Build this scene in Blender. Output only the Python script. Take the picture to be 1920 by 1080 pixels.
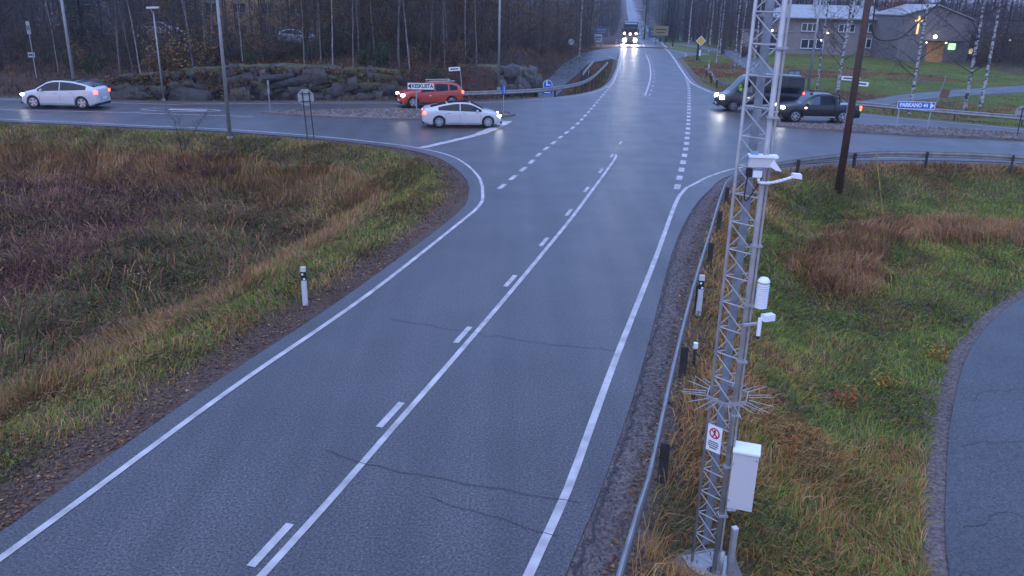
import bpy, math, random
import numpy as np
from mathutils import Vector, Matrix
R = math.radians
for o in list(bpy.data.objects): bpy.data.objects.remove(o)
scene = bpy.context.scene
# ---------------------------------------------------------------- camera
cam_d = bpy.data.cameras.new('camera'); cam = bpy.data.objects.new('camera', cam_d)
scene.collection.objects.link(cam); scene.camera = cam
cam_d.sensor_width = 36.0; cam_d.lens = 36.0*1534.8/1920.0
cam_d.clip_start = 0.1; cam_d.clip_end = 3000
_p, _r = 0.340672, 0.0222774
_w = Vector((0, math.cos(_p), -math.sin(_p))); _u = Vector((0, math.sin(_p), math.cos(_p))); _x = Vector((1, 0, 0))
_rx = math.cos(_r)*_x + math.sin(_r)*_u; _ry = -math.sin(_r)*_x + math.cos(_r)*_u
cam.matrix_world = Matrix(((_rx.x, _ry.x, -_w.x, 0), (_rx.y, _ry.y, -_w.y, 0), (_rx.z, _ry.z, -_w.z, 7.2875), (0, 0, 0, 1)))
# ---------------------------------------------------------------- world, sun, exposure (overcast dusk)
SUN_EL, SUN_AZ = 2.0, 205.0
world = bpy.data.worlds.new('World'); scene.world = world; world.use_nodes = True
nt = world.node_tree; nt.nodes.clear()
sky = nt.nodes.new('ShaderNodeTexSky'); sky.sky_type = 'NISHITA'; sky.sun_disc = False
sky.sun_elevation = R(SUN_EL); sky.sun_rotation = R(SUN_AZ); sky.air_density = 1.0; sky.dust_density = 0.3; sky.ozone_density = 3.0
mixo = nt.nodes.new('ShaderNodeMix'); mixo.data_type = 'RGBA'; mixo.inputs[0].default_value = 0.85
# even dusk cloud veil: a standard overcast sky, brighter overhead than at the horizon
tcw = nt.nodes.new('ShaderNodeTexCoord'); sxyz = nt.nodes.new('ShaderNodeSeparateXYZ'); nt.links.new(tcw.outputs['Generated'], sxyz.inputs[0])
mrw = nt.nodes.new('ShaderNodeMapRange'); nt.links.new(sxyz.outputs['Z'], mrw.inputs[0]); mrw.inputs[3].default_value = .5; mrw.inputs[4].default_value = 1.3
vm = nt.nodes.new('ShaderNodeMix'); vm.data_type = 'RGBA'; vm.blend_type = 'MULTIPLY'; vm.inputs[0].default_value = 1; vm.inputs[6].default_value = (.60, .92, 2.0, 1); nt.links.new(mrw.outputs[0], vm.inputs[7]); nt.links.new(vm.outputs[2], mixo.inputs[7])
bg = nt.nodes.new('ShaderNodeBackground'); bg.inputs[1].default_value = 0.15
wo = nt.nodes.new('ShaderNodeOutputWorld')
nt.links.new(sky.outputs[0], mixo.inputs[6]); nt.links.new(mixo.outputs[2], bg.inputs[0]); nt.links.new(bg.outputs[0], wo.inputs[0])
sun_d = bpy.data.lights.new('sun', 'SUN'); sun_d.energy = 0.10; sun_d.angle = R(60); sun_d.color = (1, 0.93, 0.86)
sun = bpy.data.objects.new('sun', sun_d); scene.collection.objects.link(sun)
sun.rotation_euler = (R(90-55), 0, R(180-SUN_AZ))
sun.location = (0, 0, 40)
vs = scene.view_settings; vs.view_transform = 'Standard'; vs.look = 'None'; vs.gamma = 1; vs.exposure = 2.95
scene.render.engine = 'CYCLES'
cy = scene.cycles; cy.use_denoising = True; cy.max_bounces = 6; cy.diffuse_bounces = 2; cy.glossy_bounces = 3
cy.transparent_max_bounces = 6; cy.sample_clamp_indirect = 3.0; cy.volume_bounces = 1
rng = np.random.default_rng(7); random.seed(7)
COL = scene.collection
# ---------------------------------------------------------------- materials
MATS = {}
def mat(name, color, rough=0.6, metal=0.0, emit=None, estr=0.0, spec=0.5, noise=0.0, nscale=8.0, bump=0.0, bscale=40.0, attr=None, coat=0.0):
    if name in MATS: return MATS[name]
    m = bpy.data.materials.new(name); m.use_nodes = True; n = m.node_tree; b = n.nodes['Principled BSDF']
    b.inputs['Roughness'].default_value = rough; b.inputs['Metallic'].default_value = metal
    b.inputs['Specular IOR Level'].default_value = spec; b.inputs['Coat Weight'].default_value = coat
    src = None
    if attr:
        a = n.nodes.new('ShaderNodeAttribute'); a.attribute_name = attr; src = a.outputs['Color']
    if noise > 0:
        tc = n.nodes.new('ShaderNodeTexCoord'); t = n.nodes.new('ShaderNodeTexNoise'); t.inputs['Scale'].default_value = nscale; t.inputs['Detail'].default_value = 5
        n.links.new(tc.outputs['Object'], t.inputs['Vector'])
        mr = n.nodes.new('ShaderNodeMapRange'); mr.inputs[1].default_value = 0.3; mr.inputs[2].default_value = 0.7
        mr.inputs[3].default_value = 1-noise; mr.inputs[4].default_value = 1+noise
        n.links.new(t.outputs['Fac'], mr.inputs[0])
        mx = n.nodes.new('ShaderNodeMix'); mx.data_type = 'RGBA'; mx.blend_type = 'MULTIPLY'; mx.inputs[0].default_value = 1
        if src is None: mx.inputs[6].default_value = (*color, 1)
        else: n.links.new(src, mx.inputs[6])
        n.links.new(mr.outputs[0], mx.inputs[7]); src = mx.outputs[2]
    if src is None: b.inputs['Base Color'].default_value = (*color, 1)
    else: n.links.new(src, b.inputs['Base Color'])
    if emit: b.inputs['Emission Color'].default_value = (*emit, 1); b.inputs['Emission Strength'].default_value = estr
    if bump > 0:
        tc = n.nodes.new('ShaderNodeTexCoord'); t = n.nodes.new('ShaderNodeTexNoise'); t.inputs['Scale'].default_value = bscale; t.inputs['Detail'].default_value = 4
        n.links.new(tc.outputs['Object'], t.inputs['Vector'])
        bp = n.nodes.new('ShaderNodeBump'); bp.inputs['Strength'].default_value = bump; bp.inputs['Distance'].default_value = 0.05
        n.links.new(t.outputs['Fac'], bp.inputs['Height']); n.links.new(bp.outputs[0], b.inputs['Normal'])
    MATS[name] = m; return m

def asphalt(name, base, rlo, rhi, tracks=True):
    m = bpy.data.materials.new(name); m.use_nodes = True; n = m.node_tree; b = n.nodes['Principled BSDF']; L = n.links.new
    tc = n.nodes.new('ShaderNodeTexCoord')
    def nz(s, d=4, vec=None):
        t = n.nodes.new('ShaderNodeTexNoise'); t.inputs['Scale'].default_value = s; t.inputs['Detail'].default_value = d
        L(vec or tc.outputs['Object'], t.inputs['Vector']); return t.outputs['Fac']
    def mr(src, a, c, lo, hi):
        k = n.nodes.new('ShaderNodeMapRange'); L(src, k.inputs[0])
        for i, v in zip((1, 2, 3, 4), (a, c, lo, hi)): k.inputs[i].default_value = v
        return k.outputs[0]
    def mul(a, c):
        k = n.nodes.new('ShaderNodeMath'); k.operation = 'MULTIPLY'; L(a, k.inputs[0]); L(c, k.inputs[1]); return k.outputs[0]
    mp = n.nodes.new('ShaderNodeMapping'); mp.inputs['Rotation'].default_value = (0, 0, R(15)); mp.inputs['Scale'].default_value = (1.1, 0.05, 1)
    L(tc.outputs['Object'], mp.inputs['Vector'])
    f = mul(mr(nz(24, 2), .36, .64, .45, 1.6), mr(nz(0.35, 5), .3, .7, .88, 1.12))
    if tracks: f = mul(f, mr(nz(1.0, 2, mp.outputs[0]), .35, .65, .82, 1.16))
    vo = n.nodes.new('ShaderNodeTexVoronoi'); vo.inputs['Scale'].default_value = 16; L(tc.outputs['Object'], vo.inputs['Vector'])
    f = mul(f, mr(vo.outputs['Distance'], .05, .22, 2.6, 1.0))
    mx = n.nodes.new('ShaderNodeMix'); mx.data_type = 'RGBA'; mx.blend_type = 'MULTIPLY'; mx.inputs[0].default_value = 1
    mx.inputs[6].default_value = (*base, 1); L(f, mx.inputs[7]); L(mx.outputs[2], b.inputs['Base Color'])
    rr = mr(nz(0.5, 4), .3, .7, rlo, rhi); L(rr, b.inputs['Roughness'])
    bp = n.nodes.new('ShaderNodeBump'); bp.inputs['Strength'].default_value = .35; bp.inputs['Distance'].default_value = .01
    L(nz(60, 2), bp.inputs['Height']); L(bp.outputs[0], b.inputs['Normal'])
    MATS[name] = m; return m

def birch_bark():
    m = bpy.data.materials.new('birch_bark'); m.use_nodes = True; n = m.node_tree; b = n.nodes['Principled BSDF']; L = n.links.new
    tc = n.nodes.new('ShaderNodeTexCoord'); mp = n.nodes.new('ShaderNodeMapping'); mp.inputs['Scale'].default_value = (1, 1, 2.2)
    L(tc.outputs['Object'], mp.inputs['Vector'])
    t = n.nodes.new('ShaderNodeTexNoise'); t.inputs['Scale'].default_value = 2.6; t.inputs['Detail'].default_value = 5; t.inputs['Roughness'].default_value = .7
    L(mp.outputs[0], t.inputs['Vector'])
    c = n.nodes.new('ShaderNodeValToRGB'); e = c.color_ramp.elements
    e[0].position = .44; e[0].color = (.03, .027, .025, 1); e[1].position = .52; e[1].color = (.42, .41, .39, 1)
    L(t.outputs['Fac'], c.inputs[0]); L(c.outputs[0], b.inputs['Base Color']); b.inputs['Roughness'].default_value = .8
    MATS['birch_bark'] = m; return m

M_asph = asphalt('wet_asphalt', (.056, .046, .043), .38, .46)
M_asph2 = asphalt('path_asphalt', (.042, .035, .033), .42, .52, False)
M_birch = birch_bark()
M_paint = mat('road_paint', (.41, .36, .335), .65, noise=.32, nscale=2.3)
M_ground = mat('ground_soil', (.1, .08, .06), .95, attr='Col', noise=.55, nscale=16, bump=.6, bscale=9, spec=.2)
M_veg = mat('vegetation', (.1, .1, .05), .8, attr='Col', spec=.15)
M_steel = mat('galvanized_steel', (.38, .36, .345), .5, .3, noise=.15, nscale=6)
M_rail = mat('guardrail_steel', (.26, .25, .24), .55, .3, noise=.2, nscale=3)
M_post = mat('dark_post_steel', (.045, .04, .04), .7, .2, noise=.25, nscale=9)
M_grey = mat('grey_sign_back', (.33, .35, .35), .6, .3, noise=.12, nscale=4)
M_pole = mat('grey_pole', (.27, .27, .26), .55, .3, noise=.12, nscale=3)
M_wood = mat('brown_pole_wood', (.075, .035, .024), .85, noise=.3, nscale=7, bump=.4, bscale=30)
M_white = mat('white_plastic', (.8, .8, .8), .4)
M_white2 = mat('white_sheet', (.56, .54, .53), .45)
M_black = mat('black_plastic', (.012, .012, .013), .5)
M_rubber = mat('tyre_rubber', (.018, .018, .018), .8)
M_rim = mat('alloy_rim', (.5, .5, .52), .35, .7)
M_rimd = mat('steel_rim', (.2, .2, .2), .45, .6)
M_glass = mat('dark_glass', (.006, .007, .010), .06, spec=.3)
M_paintw = mat('white_car_paint', (.52, .50, .49), .28, coat=.6)
M_paintr = mat('red_car_paint', (.42, .045, .02), .32, coat=.6)
M_paintk = mat('black_car_paint', (.008, .008, .009), .25, coat=.5)
M_paints = mat('silver_car_paint', (.45, .47, .48), .3, .4, coat=.5)
M_head = mat('headlight_lit', (1, 1, 1), .3, emit=(1, .96, .88), estr=7)
M_headt = mat('truck_headlight_lit', (1, 1, 1), .3, emit=(1, .97, .9), estr=130)
M_amber = mat('amber_lamp_lit', (1, .4, .2), .3, emit=(1, .42, .2), estr=3)
M_tail = mat('tail_lamp_lit', (.6, .02, .02), .3, emit=(1, .06, .03), estr=1.3)
M_tailoff = mat('tail_lamp', (.35, .01, .01), .3)
M_rock = mat('bedrock', (.085, .072, .062), .8, attr='Col', noise=.55, nscale=3.2, bump=1.0, bscale=5)
M_kerb = mat('kerb_granite', (.16, .135, .12), .7, noise=.25, nscale=4)
M_cobble = mat('cobble_stone', (.17, .16, .16), .75, attr='Col', noise=.2, nscale=9)
M_bark = mat('dark_bark', (.036, .026, .021), .9, noise=.4, nscale=5)
M_twig = mat('twig_bark', (.050, .034, .028), .85)
M_needle = mat('spruce_needles', (.022, .042, .022), .8, attr='Col')
M_yellow = mat('sign_yellow', (.75, .42, .04), .5)
M_blue = mat('sign_blue', (.015, .12, .45), .5)
M_signw = mat('sign_white', (.78, .78, .78), .5)
M_red = mat('sign_red', (.55, .02, .03), .5)
M_wallc = mat('church_plaster', (.23, .195, .18), .85, noise=.12, nscale=.8)
M_roof = mat('metal_roof', (.30, .27, .25), .4, .3, noise=.1, nscale=1.5)
M_wally = mat('yellow_wall', (.36, .22, .09), .85, noise=.12, nscale=.6)
M_wallb = mat('blue_grey_wall', (.2, .22, .25), .85, noise=.1, nscale=.6)
M_win = mat('window_pane', (.02, .025, .035), .08, spec=.8)
M_lamp = mat('lit_lamp', (1, 1, 1), .4, emit=(1, .88, .75), estr=1.2)
M_warm = mat('warm_lit', (.8, .55, .2), .5, emit=(1, .62, .22), estr=.14)
M_green = mat('green_lit', (.2, .8, .2), .5, emit=(.25, 1, .25), estr=.5)
M_doorw = mat('oak_door_glow', (.34, .16, .05), .6, noise=.4, nscale=6, emit=(.8, .4, .12), estr=.012)  # oak colour plus a faint warm glow from emission; the door is no lamp
M_vest = mat('green_vest', (.25, .55, .12), .7)
M_skin = mat('skin', (.45, .28, .2), .6)
M_clear = None
# ---------------------------------------------------------------- mesh helpers
def link(name, me, parent=None):
    o = bpy.data.objects.new(name, me); COL.objects.link(o)
    if parent: o.parent = parent
    return o
def tag(o, label=None, cat=None, group=None, kind=None):
    if label: o['label'] = label
    if cat: o['category'] = cat
    if group: o['group'] = group
    if kind: o['kind'] = kind
    return o
def empty(name, loc, rz=0, label=None, cat=None, group=None):
    o = bpy.data.objects.new(name, None); COL.objects.link(o); o.location = loc; o.rotation_euler = (0, 0, rz); o.empty_display_size = .3
    return tag(o, label, cat, group)
class MB:
    def __init__(s): s.v = []; s.f = []
    def poly(s, pts): 
        b = len(s.v); s.v += [tuple(p) for p in pts]; s.f.append(tuple(range(b, b+len(pts)))); return s
    def box(s, c, d, M=None):
        b = len(s.v); hx, hy, hz = d[0]/2, d[1]/2, d[2]/2
        for sx in (-1, 1):
            for sy in (-1, 1):
                for sz in (-1, 1):
                    p = Vector((sx*hx, sy*hy, sz*hz))
                    if M is not None: p = M @ p
                    s.v.append((p.x+c[0], p.y+c[1], p.z+c[2]))
        for q in ((0, 1, 3, 2), (4, 6, 7, 5), (0, 4, 5, 1), (2, 3, 7, 6), (0, 2, 6, 4), (1, 5, 7, 3)): s.f.append(tuple(b+i for i in q))
        return s
    def tube(s, p0, p1, r0, r1=None, n=8, cap=True):
        r1 = r0 if r1 is None else r1
        p0 = Vector(p0); p1 = Vector(p1); d = (p1-p0).normalized(); a = d.orthogonal().normalized(); c = d.cross(a); b = len(s.v)
        for p, r in ((p0, r0), (p1, r1)):
            for i in range(n):
                t = 2*math.pi*(i+.5)/n; s.v.append(tuple(p+a*(r*math.cos(t))+c*(r*math.sin(t))))
        for i in range(n): s.f.append((b+i, b+(i+1) % n, b+n+(i+1) % n, b+n+i))
        if cap: s.f.append(tuple(b+n-1-i for i in range(n))); s.f.append(tuple(b+n+i for i in range(n)))
        return s
    def path(s, pts, r, n=8):
        for a, c in zip(pts[:-1], pts[1:]): s.tube(a, c, r, r, n)
        return s
    def lathe(s, prof, c=(0, 0, 0), axis='z', n=20):
        b = len(s.v); k = len(prof)
        for i in range(n):
            t = 2*math.pi*i/n; ct, st = math.cos(t), math.sin(t)
            for r, h in prof:
                p = (r*ct, r*st, h) if axis == 'z' else ((r*ct, h, r*st) if axis == 'y' else (h, r*ct, r*st))
                s.v.append((p[0]+c[0], p[1]+c[1], p[2]+c[2]))
        for i in range(n):
            j = (i+1) % n
            for q in range(k-1): s.f.append((b+i*k+q, b+j*k+q, b+j*k+q+1, b+i*k+q+1))
        return s
    def prism(s, pts, d):
        b = len(s.v); n = len(pts); d = Vector(d)
        s.v += [tuple(p) for p in pts]; s.v += [tuple(Vector(p)+d) for p in pts]
        s.f.append(tuple(range(b+n-1, b-1, -1))); s.f.append(tuple(range(b+n, b+2*n)))
        for i in range(n): j = (i+1) % n; s.f.append((b+i, b+j, b+n+j, b+n+i))
        return s
    def build(s, name, m, parent=None, smooth=False):
        me = bpy.data.meshes.new(name); me.from_pydata(s.v, [], s.f); me.validate(); me.materials.append(m)
        if smooth: me.shade_smooth() if hasattr(me, 'shade_smooth') else None
        return link(name, me, parent)
def np_mesh(name, V, Q=None, T=None, cols=None, m=None, smooth=False):
    me = bpy.data.meshes.new(name); nq = 0 if Q is None else len(Q); ntr = 0 if T is None else len(T)
    me.vertices.add(len(V)); me.vertices.foreach_set('co', np.ascontiguousarray(V, dtype=np.float32).ravel())
    li = np.concatenate([x for x in ((Q.ravel() if nq else None), (T.ravel() if ntr else None)) if x is not None]).astype(np.int32)
    me.loops.add(len(li)); me.loops.foreach_set('vertex_index', li); me.polygons.add(nq+ntr)
    st = np.concatenate([np.arange(nq)*4, nq*4+np.arange(ntr)*3]).astype(np.int32); me.polygons.foreach_set('loop_start', st)
    if cols is not None:
        a = me.color_attributes.new('Col', 'FLOAT_COLOR', 'POINT'); c4 = np.ones((len(V), 4), np.float32); c4[:, :3] = cols; a.data.foreach_set('color', c4.ravel())
    me.update(calc_edges=True); me.validate()
    if m: me.materials.append(m)
    if smooth: me.shade_smooth()
    return me
def lerp(x, xs, ys): return float(np.interp(x, xs, ys))
def ss(a, b, x): t = np.clip((x-a)/(b-a), 0, 1); return t*t*(3-2*t)
# value noise
_NG = np.random.default_rng(3).random((256, 256))
def vnoise(x, y):
    x = np.asarray(x, float); y = np.asarray(y, float); xi = np.floor(x).astype(int); yi = np.floor(y).astype(int); fx = x-xi; fy = y-yi
    fx = fx*fx*(3-2*fx); fy = fy*fy*(3-2*fy); g = lambda a, b: _NG[a % 256, b % 256]
    return (g(xi, yi)*(1-fx)+g(xi+1, yi)*fx)*(1-fy)+(g(xi, yi+1)*(1-fx)+g(xi+1, yi+1)*fx)*fy
def fbm(x, y, o=4): 
    s = 0; a = .5
    for i in range(o): s = s+a*vnoise(x*2**i+17*i, y*2**i+31*i); a *= .5
    return s/(1-.5**o)
# ---------------------------------------------------------------- layout of the junction (metres; camera stands over the origin, y goes away from it)
def smooth_line(pts, step=1.0):
    pts = np.array(pts, float); k = len(pts); out = []
    for i in range(k-1):
        p0 = pts[max(i-1, 0)]; p1 = pts[i]; p2 = pts[i+1]; p3 = pts[min(i+2, k-1)]
        n = max(2, int(np.linalg.norm(p2-p1)/step))
        for t in np.arange(n)/n:
            out.append(.5*((2*p1)+(-p0+p2)*t+(2*p0-5*p1+4*p2-p3)*t*t+(-p0+3*p1-3*p2+p3)*t**3))
    out.append(pts[-1]); return np.array(out)
LEFT = smooth_line([(-14.9, -15), (-10.0, 0), (-7.35, 9.1), (-6.75, 11.3), (-5.85, 14.5), (-4.15, 20.0), (-2.05, 28.2), (-1.78, 31.2), (-2.0, 34.0), (-2.9, 37.2), (-3.9, 39.3), (-5.2, 40.8), (-6.5, 41.7), (-10.7, 43.7), (-16.1, 45.3), (-21.8, 46.1), (-30.1, 47.2), (-75, 52)])
NORTHW = smooth_line([(-75, 60.5), (-35, 57.6), (-28, 57.1), (-22.4, 57.3), (-14, 59.3), (-3.8, 61.3), (0.9, 64.1), (5.2, 68.6), (8.1, 76.5), (10.7, 92), (12.7, 107), (14.9, 124), (16.9, 140)])
NORTHE = smooth_line([(24.6, 140), (22.9, 124), (21.3, 112.5), (17.9, 86.2), (17.1, 79), (17.2, 72), (18.8, 66.5), (21.5, 62.3), (25.0, 59.4), (33, 53.7), (60, 35)])
RIGHT = smooth_line([(60, 19), (48, 28), (36, 36.5), (26, 40.9), (18.4, 41.0), (14.2, 39.6), (11.3, 37.9), (9.3, 35.8), (8.1, 33.3), (6.73, 30), (4.97, 24.4), (2.69, 15.4), (1.28, 10.5), (.8, 9.06), (-1.8, 0), (-6.2, -15)])
ASPH = np.concatenate([LEFT, NORTHW, NORTHE, RIGHT])
BIKE_L = smooth_line([(5.6, 4), (6.35, 8), (7.13, 10.9), (8.46, 13.7), (10.2, 16.9), (12.7, 20.7), (16.3, 24.5), (22, 28.3), (36, 31)])
BIKE_R = smooth_line([(9.1, 2), (9.8, 7.5), (10.6, 10), (11.9, 12.5), (13.6, 15), (16, 18), (19, 21), (24, 24.3), (36, 27.3)])
BIKE = np.concatenate([BIKE_L, BIKE_R[::-1]])
PL = smooth_line([(-2.5, 70), (.92, 85), (3.87, 99.6), (6.44, 112.5), (10.44, 127.8), (13.86, 134.2), (16.8, 139)])
PR = smooth_line([(1.2, 70), (4.63, 88), (5.51, 94.9), (7.15, 101.8), (9.54, 111.8), (12.3, 116.5), (14.2, 118)])
NPATH = np.concatenate([PL, PR[::-1]])
def path_z(y): return np.interp(y, [60, 85, 95, 102, 112, 122, 134], [-2.2, -2.0, -1.8, -1.4, -.7, -.25, .012])
EA_L = smooth_line([(22, 64.2), (28.2, 65.4), (32.2, 69.3), (40, 74.8), (47.5, 79), (75, 94)])
EA_R = smooth_line([(22.5, 67.0), (28.4, 68.6), (34, 74.2), (41.3, 79.5), (51.5, 85.8), (73, 98)])
EB_L = smooth_line([(21.2, 67), (23, 75), (24.5, 86), (27, 100), (30.8, 128), (29.8, 146), (29, 158)])
EB_R = smooth_line([(25.5, 67.5), (26, 75), (27.2, 85), (30, 98), (34.0, 128), (33.0, 147), (31.8, 158)])
EC_L = smooth_line([(21.2, 114.5), (24.2, 121), (28, 124)])
EC_R = smooth_line([(24.0, 144), (24.9, 132.5), (28.5, 128)])
EPATHS = [np.concatenate([EA_L, EA_R[::-1]]), np.concatenate([EB_L, EB_R[::-1]]), np.concatenate([EC_L, EC_R[::-1]])]
def inside(P, poly):
    x, y = P[:, 0], P[:, 1]; res = np.zeros(len(P), bool); n = len(poly); j = n-1
    for i in range(n):
        xi, yi = poly[i]; xj, yj = poly[j]
        if yi != yj:
            c = ((yi > y) != (yj > y)) & (x < (xj-xi)*(y-yi)/(yj-yi)+xi); res ^= c
        j = i
    return res
def linedist(P, line, closed=False):
    d = np.full(len(P), 1e9); L = list(line)+([line[0]] if closed else [])
    for a, b in zip(L[:-1], L[1:]):
        ab = b-a; l2 = ab@ab
        if l2 < 1e-12: continue
        t = np.clip(((P-a)@ab)/l2, 0, 1); q = P-a-t[:, None]*ab; d = np.minimum(d, (q*q).sum(1))
    return np.sqrt(d)
_GS = .5; _GX = np.arange(-82, 82.1, _GS); _GY = np.arange(-18, 166.1, _GS); _GP = np.stack(np.meshgrid(_GX, _GY), -1).reshape(-1, 2)
_SD = {}
def sdgrid(key, poly):
    poly = np.asarray(poly); p = poly[::2] if len(poly) > 60 else poly
    lo = poly.min(0)-14; hi = poly.max(0)+14; sel = ((_GP > lo) & (_GP < hi)).all(1)
    g = np.full(len(_GP), 14.0); q = _GP[sel]; dd = linedist(q, p, True); g[sel] = np.where(inside(q, p), -dd, dd)
    _SD[key] = g.reshape(len(_GY), len(_GX))
def sdist(key, P):
    g = _SD[key]; fx = np.clip((P[:, 0]-_GX[0])/_GS, 0, len(_GX)-1.001); fy = np.clip((P[:, 1]-_GY[0])/_GS, 0, len(_GY)-1.001)
    ix = fx.astype(int); iy = fy.astype(int); fx -= ix; fy -= iy
    return (g[iy, ix]*(1-fx)+g[iy, ix+1]*fx)*(1-fy)+(g[iy+1, ix]*(1-fx)+g[iy+1, ix+1]*fx)*fy
def polydist(P, key): return np.maximum(0, sdist(key, P))
ROADC = smooth_line([(-10.5, -15), (-6.05, 0), (-3.43, 9.1), (-2.32, 12.9), (-1.23, 16.8), (-.17, 20.7), (.87, 24.6), (1.87, 28.4), (2.82, 32.2), (3.78, 36.2), (4.7, 40), (5.6, 44), (10.43, 67.9), (14.0, 88.4), (18.3, 120), (20.8, 140), (24.0, 165), (28.5, 200), (36, 250), (43, 300), (49.5, 350), (62, 450), (79.5, 600), (93.5, 720), (103, 800), (127, 1000)], 2.0)
for _k, _q in (('A', ASPH), ('B', BIKE), ('N', NPATH), ('E0', EPATHS[0]), ('E1', EPATHS[1]), ('E2', EPATHS[2])): sdgrid(_k, _q)
def roaddist(P):
    cx = np.interp(P[:, 1], ROADC[:, 1], ROADC[:, 0]); return np.where(P[:, 1] > 138, np.maximum(0, np.abs(P[:, 0]-cx)-4.0), polydist(P, 'A'))
def epdist(P): return np.minimum.reduce([polydist(P, k) for k in ('E0', 'E1', 'E2')])
ZF = ([-50, 140, 165, 200, 250, 300, 350, 450, 600, 720, 800, 1000], [0, 0, -.25, -1.3, -3.0, -4.2, -4.6, -3.2, -.2, 6.2, 8.2, 9])
def zone(P):
    """0 west verge, 1 east verge, 2 north west, 3 north east"""
    x, y = P[:, 0], P[:, 1]
    cx = np.interp(y, ROADC[:, 1], ROADC[:, 0]); west = x < cx
    ya = np.where(west, np.interp(x, [-75, -30, -10, 0, 6], [56, 52, 51, 52, 52]), np.interp(x, [4, 15, 25, 40, 60], [47, 48, 47, 41, 27]))
    north = y > ya
    return np.where(west, np.where(north, 2, 0), np.where(north, 3, 1))
def height(P):
    P = np.asarray(P, float); x, y = P[:, 0], P[:, 1]
    zn = zone(P); dA = roaddist(P); z = np.zeros(len(P))
    far = np.interp(y, *ZF)
    n1 = fbm(x*.5, y*.5)-.5; n2 = fbm(x*.12+9, y*.12)-.5
    w = -1.95*ss(1.0, 7.5, dA)+(n1*.5+n2*.5)*ss(1.2, 5, dA)
    dB = polydist(P, 'B')
    e = -1.30*ss(.95, 4.6, dA)+(n1*.35+n2*.3)*ss(1.5, 4, dA); e = -1.33+(e+1.33)*ss(.2, 2.2, dB); dT = np.hypot(x-2.98, y-10.12); e = -.68+(e+.68)*ss(.55, 1.3, dT)
    T = np.interp(x, [-60, -36, -30, -28.6, -23, -17.8, -12, -8, -3, 1, 3, 6], [1.6, 1.2, 1.1, 1.3, 1.95, 2.3, 2.05, 1.9, 2.1, 2.0, 1.4, .7])
    nwz = T*np.where(x < -30, ss(.9, 6, dA), ss(2.7, 4.2, dA))+(n2*.8+n1*.35)*ss(3, 8, dA)
    nwz = nwz*np.where(y > 90, 1-ss(90, 120, y)*ss(-25, 0, x)*.75, 1)+far
    dP = polydist(P, 'N'); pz = path_z(y)
    side = np.interp(y, PL[:, 1], PL[:, 0])
    leftside = x < (side+1.5)
    lz = pz-.05+(nwz-pz+.05)*ss(.4, 3.2, dP)
    rz = (pz-.08)*(dA/(dA+dP+1e-6))-.03-.5*np.minimum(1, dA*dP/4)*ss(0, 1, dA)*ss(0, 1, dP)*(pz < -.2)
    nw = np.where(y < 142, np.where((x > -8) & (y > 66), np.where(leftside, lz, rz), nwz), nwz)
    dE = epdist(P)
    ne = -.12*ss(.5, 3, dA)*(1-ss(60, 110, y))+(n2*.5+n1*.2)*ss(2, 10, dA)*ss(.3, 3, dE)+far+np.clip((x-40)/400, 0, .5)*np.clip((y-140)/100, 0, 6)
    z = np.choose(zn, [w, e, nw, ne])
    z = np.where(dA <= 0, far, z)
    return z-.035*(dA <= .001)-.02*(dA > .001)
def hz(x, y): return float(height(np.array([[x, y]]))[0])
# ---------------------------------------------------------------- terrain sheet
xs = np.unique(np.concatenate([np.arange(-46, 62, .55), np.arange(-140, -46, 4), np.arange(62, 160, 4), np.linspace(-420, -140, 15), np.linspace(160, 520, 18)]))
ys = np.unique(np.concatenate([np.arange(-16, 4, 2.0), np.arange(4, 100, .55), np.arange(100, 150, 1.2), np.arange(150, 320, 6), np.linspace(320, 1000, 60)]))
GX, GY = np.meshgrid(xs, ys); P = np.stack([GX.ravel(), GY.ravel()], 1)
Zt = height(P)
dA_g = roaddist(P); zn_g = zone(P); dE_g = epdist(P); dB_g = polydist(P, 'B')
soil = np.array((.075, .045, .032)); litter = np.array((.13, .065, .042)); gravel = np.array((.13, .098, .085)); lawn = np.array((.095, .118, .018)); dryg = np.array((.2, .11, .055))
n = fbm(P[:, 0]*.35, P[:, 1]*.35)[:, None]; nb = fbm(P[:, 0]*.11+5, P[:, 1]*.11+3)[:, None]
c = soil*(1-n)+litter*n
c = np.where((zn_g == 3)[:, None], lawn*(.6+.5*n)*(1-ss(.58, .72, nb))+litter*.8*ss(.58, .72, nb), c)
c = np.where(((zn_g == 3) & (P[:, 0] > 60) & (P[:, 1] > 100))[:, None], soil, c)
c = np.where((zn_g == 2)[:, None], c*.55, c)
c = np.where((zn_g == 0)[:, None], soil*.75+dryg*.28*n, c)
c = np.where((zn_g == 1)[:, None], soil*.8+lawn*.3*n, c)
gw = (1-ss(.5, 1.25, dA_g+(n[:, 0]-.5)*.9))*np.where(zn_g < 2, 1, .8); gw = np.maximum(gw, (1-ss(.3, .8, np.minimum(dB_g, dE_g))))
gcol = np.where((zn_g == 0)[:, None], np.array((.085, .052, .038)), gravel*.95)
c = c*(1-gw[:, None])+(gcol*(.75+.5*n))*gw[:, None]
NX, NY = len(xs), len(ys); ii = np.arange(NX*NY).reshape(NY, NX)
Qg = np.stack([ii[:-1, :-1].ravel(), ii[:-1, 1:].ravel(), ii[1:, 1:].ravel(), ii[1:, :-1].ravel()], 1)
o = link('ground', np_mesh('ground', np.stack([P[:, 0], P[:, 1], Zt], 1), Qg, None, c, M_ground, True)); tag(o, kind='structure')
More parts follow.
